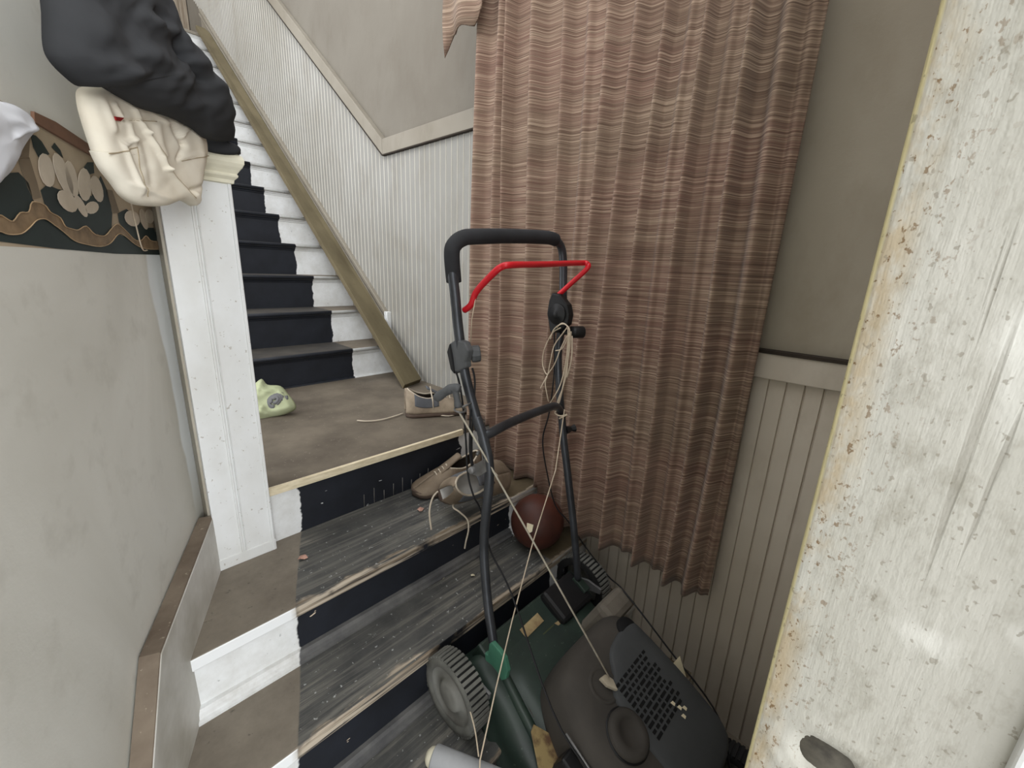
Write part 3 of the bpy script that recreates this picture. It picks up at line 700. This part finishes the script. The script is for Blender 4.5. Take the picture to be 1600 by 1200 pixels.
for dx, dy in ((0, 0), (.012, .025), (.03, .04), (.0, .05)): b.add(*(lambda m_: (m_.v, m_.f))(MB().prism([mf(.075+dx, .555+dy, .3535), mf(.09+dx, .558+dy, .3535), mf(.092+dx, .57+dy, .3535), mf(.08+dx, .572+dy, .3535)], MC*.001)))
build('paint_fleck', b, M['paper'], mw)
# rear dark gubbins by the far wheel, and grey air box
build('air_filter_box', MB().box((.16, .14, .08), (.36, .25, .30), mfv), simple('pale_dusty_plastic', (112, 106, 96), (88, 82, 74), 10, .8), mw, bevel=.03)
build('rear_door', MB().box((.10, -.07, .05), (.34, .10, .115), mfv), M['plastic_black'], mw, bevel=.02)
# handle
XL_, XR_ = .985, 1.575
def P(px, py, x=None, y=None, z=None): return at(px, py, x=x, y=y, z=z)
low_l = [P(771, 1004, x=.955), P(763, 950, x=.965), P(757, 880, x=.975), P(757, 830, x=.98), P(765, 740, x=.985), P(757, 690, x=.985), P(745, 652, x=.985)]
low_r = [P(903, 905, x=1.60), P(897, 830, x=1.60), P(887, 740, x=1.59), P(881, 690, x=1.58), P(878, 655, x=1.575), P(876, 640, x=1.575)]
rt = .0185
build('lower_tube', MB().tube(smooth(low_l, 8), rt, 14), M['tube_black'], mw)
build('lower_tube', MB().tube(smooth(low_r, 8), rt, 14), M['tube_black'], mw)
jl, jr = P(758, 692, x=.987), P(879, 651, x=1.575)
pts = [P(762, 708, x=.99), jl+V(.0, .012, .02), P(768, 676, x=1.02), P(786, 665, x=1.12), P(815, 652, x=1.27), P(845, 641, x=1.42), P(862, 637, x=1.50), jr+V(-.02, 0, .03), jr]
pts = [p for p in pts]
# keep the crossbar on one plane between the two tubes
for i, p in enumerate(pts[2:-2]):
    f = (p.x-jl.x)/(jr.x-jl.x); 
    pts[i+2] = V(p.x, jl.y+(jr.y-jl.y)*f, p.z*((jl.y+(jr.y-jl.y)*f)/p.y) if p.y else p.z)
build('crossbar', MB().tube(smooth(pts, 6), rt, 14), M['tube_black'], mw)
up_l = [P(750, 672, x=.985), P(728, 590, x=.98), P(717, 520, x=.97), P(711, 460, x=.968), P(707, 425, x=.967)]
up_r = [P(877, 650, x=1.585), P(872, 560, x=1.585), P(879, 500, x=1.59), P(880, 450, x=1.60), P(880, 410, x=1.605)]
TL, TR = P(738, 370, x=1.07), P(853, 371, x=1.50)
arch = [up_l[-1], P(706, 395, x=.985), P(712, 380, x=.998), P(724, 372, x=1.03), TL, P(795, 369, x=1.28), TR, P(868, 375, x=1.545), P(877, 387, x=1.572), P(880, 410, x=1.575)]
yav = lambda x: 1.222
arch = [p*(1.222-.012*i/9)/p.y for i, p in enumerate(arch)]
build('upper_tube', MB().tube(smooth(up_l[:-1]+arch+up_r[::-1][1:], 8), rt, 14), M['tube_black'], mw)
gl = [P(709, 440, x=.985)]+arch[:-2]+[arch[-2]*.5+arch[-3]*.5]
build('foam_grip', MB().tube(smooth([gl[0]]+arch[1:7]+[arch[7]], 8), .028, 16), M['foam'], mw)
for p_ in (P(714, 502, x=.968), P(718, 516, x=.968)):
    build('bolt_hole', MB().lathe([(0, .001), (.005, .001), (.006, 0)], p_, V(-1, 0, 0), 10), M['vent'], mw)
# red bail bar
bail = [V(1.0, 1.19, -.146), P(736, 476, x=1.0), P(745, 455, x=1.0), P(770, 428, x=1.0), P(784, 417, x=1.01), P(800, 414, x=1.04), P(850, 413, x=1.26), P(905, 411, x=1.54), P(917, 412, x=1.58), P(917, 420, x=1.58), P(890, 445, x=1.565), P(866, 467, x=1.56)]
build('bail_bar', MB().tube(smooth(bail, 6), .0115, 10), M['red'], mw)
# left lever bracket
b = MB(); pl = [(699, 548), (703, 536), (712, 530), (724, 534), (731, 548), (727, 566), (728, 574), (712, 583), (708, 585), (702, 570)]
b.prism([P(x, y, x=.955) for x, y in pl], V(.03, 0, 0)); build('throttle_lever', b, M['plastic_grey'], mw, bevel=.006)
b = MB().prism([P(x, y, x=.948) for x, y in ((698, 550), (702, 537), (706, 560), (709, 584), (704, 578))], V(.012, 0, 0)); build('lever_blade', b, M['plastic_black'], mw, bevel=.003)
build('clamp_knob', MB().lathe([(0, -.012), (.030, -.012), (.032, .0), (.030, .022), (0, .024)], P(741, 553, x=1.01), V(.7, -.5, .1), 10, False), M['plastic_grey'], mw, bevel=.004)
# right control housing
c_ = V(1.545, 1.19, -.185)
pl = [(862, 457), (873, 460), (886, 476), (889, 492), (886, 508), (870, 520), (859, 520), (854, 490), (857, 470)]
b = MB().prism([P(x, y, x=1.53) for x, y in pl], V(.04, 0, 0)); build('control_housing', b, M['plastic_black'], mw, bevel=.008)
build('control_dial', MB().lathe([(0, .012), (.02, .012), (.022, .006), (.045, .006), (.048, 0)], P(870, 491, x=1.528), V(-1, 0, 0), 24), M['plastic_black'], mw)
build('handle_knob', MB().lathe([(.012, -.07), (.012, -.02), (.026, -.02), (.028, 0), (.028, .04), (.024, .045), (0, .045)], P(898, 519, x=1.60), V(.8, -.5, 0), 16), M['plastic_black'], mw)
build('wing_nut', MB().lathe([(0, 0), (.022, .0), (.012, .03), (.02, .05), (0, .055)], P(884, 672, x=1.59), V(.9, -.4, .1), 8, False), M['plastic_black'], mw)
build('wing_nut', MB().lathe([(.014, -.02), (.014, .02), (.008, .024), (0, .024)], P(740, 733, x=.965), V(-1, -.3, 0), 16), M['steel'], mw)
b = MB().prism([P(x, y, x=.962) for x, y in ((736, 729), (757, 717), (759, 738), (748, 745), (738, 742))], V(.012, 0, 0)); build('clamp_plate', b, M['steel'], mw, bevel=.002)
build('bolt', MB().lathe([(0, .018), (.006, .018), (.007, 0)], P(748, 707, x=.975), V(-1, -.5, 0), 8), M['steel'], mw)
# starter grip (T handle) held in an eyelet on the left tube
g1 = [P(682, 622, x=.90), P(690, 616, x=.90), P(700, 610, x=.905), P(710, 606, x=.91), P(719, 608, x=.92)]
gr = build('starter_grip', MB().tube(smooth(g1, 5), [.013, .017, .018, .018, .018, .017, .017, .016, .016, .016, .017, .018, .019, .018, .016, .016, .016, .016, .016, .014, .012], 12).tube(smooth([P(711, 608, x=.91), P(714, 622, x=.915), P(716, 636, x=.92)], 5), [.017, .015, .013, .012, .012, .012, .012, .013, .014, .015, .013], 12), M['plastic_grey'], mw)
c0 = P(719, 640, x=.92)
build('rope_eyelet', MB().tube([c0+V(.022*math.cos(t), .018*math.sin(t), .005*math.sin(t)) for t in [2*math.pi*i/20 for i in range(20)]], .0035, 8, closed=True).tube([P(722, 636, x=.93), P(738, 629, x=.975)], .004, 8), M['steel'], mw)
b = MB().tube([P(716, 642, x=.92), P(757, 712, x=.965), P(833, 846, x=1.085), mf(-.09, .345, .37)], .0038, 6)
build('starter_rope', b, M['cord'], mw)
# black control cables
cabs = [[P(712, 580, x=.955), P(718, 600, x=.96), P(724, 640, x=.965), P(728, 690, x=.965), P(731, 740, x=.965), P(740, 775, x=.97), P(752, 800, x=1.0), P(766, 860, x=1.02), P(800, 930, x=1.01), mf(-.325, .34, .285), mf(-.29, .66, .28)],
        [P(866, 518, x=1.56), P(866, 580, x=1.56), P(858, 645, x=1.57), P(848, 688, x=1.58), P(855, 740, x=1.60), P(868, 790, x=1.62), P(888, 815, x=1.66), P(915, 855, x=1.72), P(950, 900, x=1.76), mf(.34, .18, .30), mf(.31, .45, .30), mf(.29, .75, .27), mf(.20, .95, .12)],
        [P(738, 575, x=1.0), P(742, 600, x=1.0), P(738, 660, x=.97), P(737, 705, x=.97), P(739, 730, x=.965)],
        [P(735, 640, x=.96), P(734, 700, x=.958), P(737, 728, x=.958)]]
for c in cabs: build('control_cable', MB().tube(smooth(c, 6), .0038, 7), M['cable'], mw)

# ---- pale string hung on the mower
sg = thing('string_bundle', 'tangled pale string looped on the mower handle beside the curtain', 'string', P(880, 640, x=1.545))
xs = 1.525
loops = [[(876, 512), (862, 522), (850, 548), (848, 570), (855, 585), (860, 565), (866, 540), (880, 520), (886, 510), (878, 505), (870, 512)],
         [(888, 512), (885, 560), (876, 600), (862, 626), (858, 632)], [(890, 520), (886, 580), (884, 590), (878, 610), (872, 625), (868, 645)],
         [(892, 518), (890, 545), (885, 575), (878, 612), (870, 640), (868, 646), (876, 650), (886, 648), (874, 654)],
         [(868, 548), (878, 545), (886, 530), (890, 515), (880, 506), (866, 514), (860, 530)],
         [(857, 628), (852, 600), (855, 588), (848, 600), (845, 606), (856, 585), (866, 570), (876, 545), (886, 525)], [(894, 525), (893, 560), (886, 590)]]
for i, l in enumerate(loops):
    build('strand', MB().tube(smooth([P(x, y, x=xs-.008*(i % 3)) for x, y in l], 6), .0028 if i != 3 else .004, 6), M['string'], sg)
b = MB().tube([P(882, 640, x=1.53), P(868, 735, x=1.46), P(833, 846, x=1.27), P(800, 970, x=1.02), P(775, 1075, x=.86), P(750, 1188, x=.72), P(748, 1230, x=.70)], .0028, 6)
build('long_strand', b, M['string'], sg)
build('long_strand', MB().tube(smooth([P(733, 1106, x=.80), P(742, 1140, x=.77), P(748, 1182, x=.725)], 5), .0028, 6), M['string'], sg)
bt = MB().tube([P(743, 466, x=1.0), P(737, 500, x=1.0), P(735, 542, x=1.0)], .002, 6)
tag(build('tied_thread', bt, M['string']), 'thin pale thread tied to the left end of the red bail bar', 'thread')

# ================================================================== CLOTHES
def blob(outline, p0, n, thick, folds=(), seed=0, lift=0.0, back=.25, wr=.010, nr=26, ns=4, centre=None, curve=None, pw=3, noise2=.5):
    """cloth mass: outline of (px,py) set on a standing plane, bulging toward the room, with crease lines"""
    n = Vector(n).normalized(); p0 = Vector(p0)
    ol = smooth([V(x, y, 0) for x, y in outline], ns, True); N = len(ol)
    cx, cy_ = centre or (sum(p.x for p in ol)/N, sum(p.y for p in ol)/N)
    def h(px, py, r):
        v = max(0, 1-r**pw)**.5
        f = 0
        for (ax_, ay, bx, by, amp, wd) in folds:
            dx, dy = bx-ax_, by-ay; L2 = dx*dx+dy*dy; t = max(0, min(1, ((px-ax_)*dx+(py-ay)*dy)/L2)); d = math.hypot(px-ax_-t*dx, py-ay-t*dy)
            f += amp*math.exp(-(d/wd)**2)
        nn = mn.noise(V(px*.022, py*.022, seed))+noise2*mn.noise(V(px*.06, py*.06, seed+7))
        edge = min(1, (1-r)*5)
        return thick*v+(f+wr*nn)*edge
    front, backr = [], []
    for i in range(nr+1):
        r = (i/nr)
        row, rb = [], []
        for p in ol:
            x = cx+(p.x-cx)*r; y = cy_+(p.y-cy_)*r
            q = at(x, y, p0=p0, n=n)
            if curve: q = curve(q, x, y)
            row.append(q+n*h(x, y, r)); rb.append(q-n*(thick*back*max(0, 1-r**4)))
        front.append(row); backr.append(rb)
    mb = MB(); mb.grid(backr[1:][::1]+front[::-1][1:], wrap=True)
    mb.surf = lambda x, y: at(x, y, p0=p0, n=n)+n*h(x, y, .6)
    return mb
CP0 = V(.143, 1.486, 0); CP1 = V(.52, 1.98, 0); cdv = (CP1-CP0).normalized(); cn = V(cdv.y, -cdv.x, 0)
trous = [(122, 138), (119, 160), (128, 195), (142, 238), (139, 236), (152, 262), (170, 285), (186, 306), (204, 318), (225, 322), (250, 322), (278, 313), (300, 322), (306, 300), (308, 280), (316, 240), (312, 212), (296, 195), (262, 182), (225, 170), (190, 150), (155, 134)]
tf = [(182, 168, 204, 204, .010, 3.5), (204, 204, 236, 262, .011, 3.5), (236, 262, 282, 312, .012, 4), (170, 232, 198, 300, .008, 4), (246, 188, 266, 226, -.010, 4), (266, 226, 256, 246, -.008, 3),
      (150, 160, 162, 184, .008, 3), (222, 196, 232, 240, .007, 7), (258, 246, 308, 236, .006, 2.5), (276, 190, 262, 214, .009, 3), (132, 150, 150, 200, .006, 5), (280, 296, 304, 288, -.012, 3), (286, 302, 300, 316, .010, 3),
      (160, 186, 232, 186, -.006, 2), (176, 192, 184, 222, .005, 4), (200, 222, 216, 286, -.005, 6), (290, 206, 300, 250, .006, 6), (180, 286, 250, 312, .006, 4), (215, 172, 240, 190, .008, 4), (165, 226, 186, 214, .009, 3)]
tr = thing('beige_trousers', 'crumpled beige canvas trousers hanging from the newel post under the jacket', 'trousers', at(250, 322, p0=CP0, n=cn))
tp0 = CP0+cn*.0
TB_ = blob(trous, tp0, cn, .036, tf, 3, wr=.006, pw=14, noise2=.3, nr=44, ns=6)
build('trouser_fabric', TB_, M['canvas'], tr)
def dense(pts, k=14): return [tuple(a) for a in [(p.x, p.y) for p in smooth([V(x, y, 0) for x, y in pts], k)]]
b = MB()
for pts in ([(160, 187), (180, 186), (222, 188)], [(206, 200), (238, 252), (282, 308)], [(142, 238), (160, 236), (188, 228)], [(188, 228), (194, 262), (208, 306)], [(262, 250), (284, 246), (308, 242)]):
    b.tube([TB_.surf(x, y) for x, y in dense(pts)], .0014, 6)
build('seams', b, M['seam'], tr)
b = MB().prism([TB_.surf(x, y)-cn*.002 for x, y in ((145, 179), (159, 181), (160, 187), (146, 185))], cn*.005)
build('red_tab', b, M['red_tab'], tr)
build('hanging_thread', MB().tube(smooth([onwall(205, 318, .03), onwall(212, 350, .045), onwall(222, 388, .05), onwall(230, 391, .05)], 5), .0022, 6), M['string'], tr)
jack = [(62, -60), (64, 20), (66, 70), (76, 95), (100, 120), (122, 135), (150, 133), (178, 148), (215, 168), (240, 176), (270, 186), (300, 202), (318, 216), (352, 222), (358, 214), (354, 190), (345, 160), (335, 142), (318, 118), (300, 92), (275, 60), (256, 48), (244, 22), (232, -20), (200, -80), (120, -100)]
jf = [(70, 20, 140, 110, .020, 16), (110, 0, 150, 60, -.016, 12), (150, 60, 230, 130, .018, 18), (190, 10, 230, 80, -.020, 8), (225, 50, 235, 85, -.018, 6), (240, 60, 320, 160, .014, 20), (80, 75, 120, 125, .014, 12), (100, 60, 260, 150, -.008, 14), (235, 85, 262, 122, -.014, 4), (160, 15, 215, 45, .016, 10), (260, 90, 340, 200, .012, 14)]
j = thing('dark_jacket', 'dark charcoal fleece jacket draped over the newel post above the trousers', 'jacket', at(240, 200, p0=CP0, n=cn))
build('jacket_body', blob(jack, CP0+cn*.045, cn, .085, jf, 11, wr=.016, nr=34), M['jacket'], j)
build('jacket_hem', blob([(316, 214), (340, 216), (372, 228), (374, 240), (352, 242), (322, 236), (312, 226)], V(.4, 1.86, 0), V(0, -1, 0), .02, (), 2, wr=.004, nr=8), M['jacket'], j)
wc = build('white_cloth', blob([(-60, 150), (0, 158), (30, 168), (49, 187), (46, 205), (32, 228), (14, 262), (0, 278), (-40, 300), (-90, 240)], P0-NR*.045, NR, .02, [(0, 185, 30, 200, .008, 6), (5, 210, 35, 195, .006, 5)], 21, wr=.006, nr=14), M['white_cloth'])
tag(wc, 'corner of a white cloth hanging on the left wall over the paper border', 'cloth')
# pale green shirt on the landing
gs = thing('green_shirt', 'crumpled pale green shirt lying on the landing beside the newel post', 'shirt', (.9, 3.1, zL))
gp = V(.85, 2.99, zL)
gn = V(-.45, -.75, .5)
b = blob([(372, 612), (392, 605), (408, 592), (418, 601), (438, 603), (450, 615), (462, 632), (460, 641), (444, 648), (426, 652), (414, 656), (400, 664), (376, 668)], gp+V(0, 0, .10), gn, .05, [(398, 610, 446, 618, .012, 2.5), (396, 622, 425, 650, .012, 2.5), (400, 640, 440, 652, -.010, 2.5), (412, 600, 405, 622, .010, 2.5), (420, 606, 456, 628, -.008, 2), (405, 650, 455, 640, .012, 5), (405, 625, 430, 610, .010, 4), (440, 615, 458, 640, .01, 4), (400, 600, 420, 604, .015, 4), (415, 640, 400, 655, .012, 4)], 31, wr=.012, nr=18, back=.9)
build('shirt_fabric', b, M['green_rag'], gs)
kc = at(434, 628, p0=gp+V(0, 0, .10), n=gn)+gn.normalized()*.055
b = MB()
e1 = gn.normalized().orthogonal().normalized(); e2 = gn.normalized().cross(e1)
for k in range(5):
    b.tube([kc+e1*(.02+.012*k)*math.cos(t+k)+e2*(.014+.010*k)*math.sin(t+k)-gn.normalized()*.006*k for t in [i*.35 for i in range(15)]], .012, 8)
build('twisted_knot', b, M['grey_rag'], gs)

# ================================================================== SHOES
def shoe(name, label, org, yaw, pitch, roll, L=.42, mats=('shoe_tan', 'shoe_grey', 'shoe_sole'), lining='lining', group='old sneakers left on the stairs', laces=()):
    R = Matrix.Rotation(yaw, 3, 'Z') @ Matrix.Rotation(pitch, 3, 'Y') @ Matrix.Rotation(roll, 3, 'X')
    org = Vector(org)
    def fr(p): return org+R @ p
    t = thing(name, label, 'shoe', org, group)
    W_, H_ = L*.38, L*.56
    def wid(u): return W_*(.30+.20*math.sin(min(1, u*2.2)*math.pi/2)-.05*math.exp(-((u-.38)/.16)**2)+.05*math.exp(-((u-.70)/.2)**2))*(1 if u < .86 else max(.05, math.sqrt(max(0, 1-((u-.86)/.14)**2)))) * (1 if u > .06 else (.55+.45*u/.06))
    def hei(u): return H_*(.78-.10*u if u < .25 else (.755-.75*(u-.25) if u < .75 else max(.16, .38-.9*(u-.75))))
    sole = MB(); rows = []
    us = [i/24 for i in range(25)]
    for z_, g in ((0, .93), (.012, 1.02), (.030, 1.03), (.036, .98)):
        rows.append([fr(V(u*L-L*.5+(.006 if u == 1 else 0), wid(u)*g, z_+.012*max(0, u-.7)*3)) for u in us]+[fr(V(u*L-L*.5, -wid(u)*g, z_+.012*max(0, u-.7)*3)) for u in us[::-1]])
    sole.grid(rows, wrap=True); sole.f += [tuple(range(50))[::-1]]; sole.sm += [False]
    o = len(sole.v)-50; sole.f += [tuple(range(o, o+50))]; sole.sm += [False]
    build('sole', sole, M[mats[2]], t)
    # upper shell: arcs, open over the ankle
    def arc(u, k, n=16, inset=0.0):
        hw, hh = wid(u)-inset, hei(u)-inset
        op = .0
        if .03 < u < .52: op = .55*math.sin((u-.03)/.49*math.pi)**.6
        a0 = -math.pi/2; res = []
        # right side from bottom to top edge then left
        lim = (math.pi/2)*(1-op)
        rr = []
        for i in range(n+1):
            a = lim*i/n; rr.append(V(u*L-L*.5, hw*math.cos(a)**.75*(1 if a < 1.57 else 0), .03+(hh-.03)*math.sin(a)**.9*1.0))
        return rr
    for side, m_ in ((1, mats[0]), (-1, mats[0])):
        rows = [[fr(V(p.x, p.y*side, p.z)) for p in arc(u, 0)] for u in us]
        build('upper_side', MB().grid(rows), M[m_], t, solid=.008, recalc=False)
    # quarter panels
    for side in (1, -1):
        rows = []
        for u in [.12+.36*i/10 for i in range(11)]:
            a = arc(u, 0); rows.append([fr(V(p.x, p.y*side*1.045, p.z*1.01+.001)) for p in a[5:]])
        build('quarter', MB().grid(rows), M[mats[1]], t, solid=.005, recalc=False)
    # collar piping
    b = MB(); loop = [fr(V(*(arc(u, 0)[-1]))) for u in us[1:13]]+[fr(V(arc(u, 0)[-1].x, -arc(u, 0)[-1].y, arc(u, 0)[-1].z)) for u in us[1:13][::-1]]
    build('collar', b.tube(smooth(loop, 2, True), .006, 8, closed=True), M['lace'], t)
    build('lining', MB().grid([[fr(V(p.x, p.y*.93*sg_, p.z*.97)) for p in arc(u, 0, 16)] for u in us[2:14]] if (sg_ := 1) else []).grid([[fr(V(p.x, -p.y*.93, p.z*.97)) for p in arc(u, 0, 16)] for u in us[2:14]]).grid([[fr(V(u*L-L*.5, wid(u)*k_, .042)) for k_ in (-.9, 0, .9)] for u in us]), M[lining], t, recalc=False)
    tg = MB(); rows = []
    for i in range(8):
        f = i/7; u = .62-.30*f; rows.append([fr(V(u*L-L*.5, wid(u)*.42*k_, hei(u)*.98+.03*f*(1-.3*k_*k_))) for k_ in (-1, -.5, 0, .5, 1)])
    build('tongue', tg.grid(rows), M[mats[1]], t, solid=.008, recalc=False)
    b = MB()
    for i in range(4):
        u = .50+.055*i; z = hei(u)+.006
        b.tube([fr(V(u*L-L*.5, -wid(u)*.5, z-.022)), fr(V(u*L-L*.5+.01, 0, z+.006)), fr(V(u*L-L*.5, wid(u)*.5, z-.022))], .0042, 6)
    build('laces', b, M['lace'], t)
    for l in laces: build('lace_end', MB().tube(smooth(l, 6), .0045, 7), M['lace'], t)
    return t
# on the landing
hl = V(1.54, 2.43, zL+.002); dirs = V(.42, -.12, 0)
shoe('sneaker', 'worn grey-blue sneaker on the landing beside the foot of the plank', V(1.70, 2.30, zL+.002), math.atan2(-.17, .38), 0, 0, .45, ('shoe_pale', 'shoe_grey', 'shoe_sole'), 'lining_dark',
     laces=([P(630, 646, z=zL+.01), P(600, 655, z=zL+.01), P(575, 658, z=zL+.01), P(558, 657, z=zL+.01)], [P(672, 604, z=-.80), P(676, 625, z=-.86), P(680, 645, z=-.97), P(700, 650, z=zL+.01), P(718, 646, z=zL+.01)]))
# on tread two: one on its side, opening to the room; one behind it
shoe('sneaker', 'grey and tan sneaker tipped on its side, showing white lining, below the landing', V(1.44, 1.61, z2+.10), math.radians(-8), 0, math.radians(52), .46, ('shoe_tan', 'shoe_grey', 'shoe_sole'), 'lining',
     laces=([P(684, 768, y=1.53), P(676, 778, y=1.52), P(671, 800, y=1.5), P(674, 828, y=1.46)], [P(712, 780, y=1.60), P(708, 792, y=1.52), P(718, 800, y=1.47), P(730, 812, y=1.45), P(732, 828, y=1.44), P(728, 846, y=1.44), P(726, 857, y=1.44)]))
shoe('sneaker', 'tan sneaker pointing at the landing riser, behind the tipped sneaker', V(1.42, 1.83, z2+.002), math.radians(168), 0, 0, .44, ('shoe_tan', 'shoe_tan', 'shoe_sole'), 'lining_dark')
# ball
bc = V(1.66, 1.31, z3+.155)
bl = thing('ball', 'dull red-brown leather ball on the third step under the curtain hem', 'ball', (bc.x, bc.y, z3))
b = MB(); rb = .152
b.lathe([(rb*math.sin(math.pi*i/20), -rb*math.cos(math.pi*i/20)) for i in range(21)], bc, V(.9, .3, .3), 40)
build('ball_skin', b, M['ball'], bl)
dl = (-(bc)).normalized(); q0 = bc+(P(827, 829, y=1.2).normalized()*0)
tvec = P(827, 826, y=1.25)-bc; tvec = tvec.normalized(); s1 = tvec.cross(V(0, 0, 1)).normalized(); s2 = s1.cross(tvec)
b = MB().prism([bc+tvec*rb*.985+s1*a+s2*c for a, c in ((-.018, .022), (.018, .024), (.014, -.018), (0, -.026), (-.016, -.014))], tvec*.008); build('ball_label', b, M['paper'], bl)
# pipe at the bottom edge
d0 = P(678, 1184, z=z4+.05); d1 = P(796, 1232, z=z4+.05); ax = (d1-d0).normalized()
pi_ = thing('plastic_pipe', 'pale grey pipe with a rounded white end lying on the step below the wheel', 'pipe', V(d0.x, d0.y, z4))
build('barrel', MB().lathe([(.0, 0), (.041, 0), (.043, .004), (.043, .42), (0, .42)], d0, ax, 32), M['pipe'], pi_)
build('end_plug', MB().lathe([(0, -.030), (.018, -.028), (.029, -.018), (.034, -.006), (.036, .004)], d0, ax, 24), M['cream'], pi_)
# scraps
def scrap(name, label, px, py, z, r, m, seed, n=8, cat='scrap'):
    random.seed(seed); c = P(px, py, z=z+.004); pts = [c+V(math.cos(2*math.pi*i/n)*r*random.uniform(.5, 1.2), math.sin(2*math.pi*i/n)*r*random.uniform(.5, 1.2), random.uniform(0, .012)) for i in range(n)]
    mb = MB(); mb.add([c+V(0, 0, .012)]+pts, [(0, i+1, (i+1) % n+1) for i in range(n)]); o = build(name, mb, m, solid=.002); tag(o, label, cat)
scrap('leaf_scrap', 'small curled pinkish paint flake on the tread below the newel post', 474, 872, z2, .022, M['leaf'], 1, cat='flake')
scrap('leaf_scrap', 'reddish flake beside the tipped sneaker', 657, 797, z2, .02, M['leaf'], 2, cat='flake')
scrap('leaf_scrap', 'tiny pale crumb on the third step near the mower tube', 739, 900, z3, .012, M['paper'], 3, cat='flake')
b = MB().prism([mf(.235, .50, .30), mf(.29, .50, .34), mf(.285, .57, .29), mf(.24, .56, .27)], V(.004, 0, 0))
pp = build('paper_scrap', b, M['paper']); tag(pp, 'torn cream paper corner behind the mower engine against the right wall', 'paper')
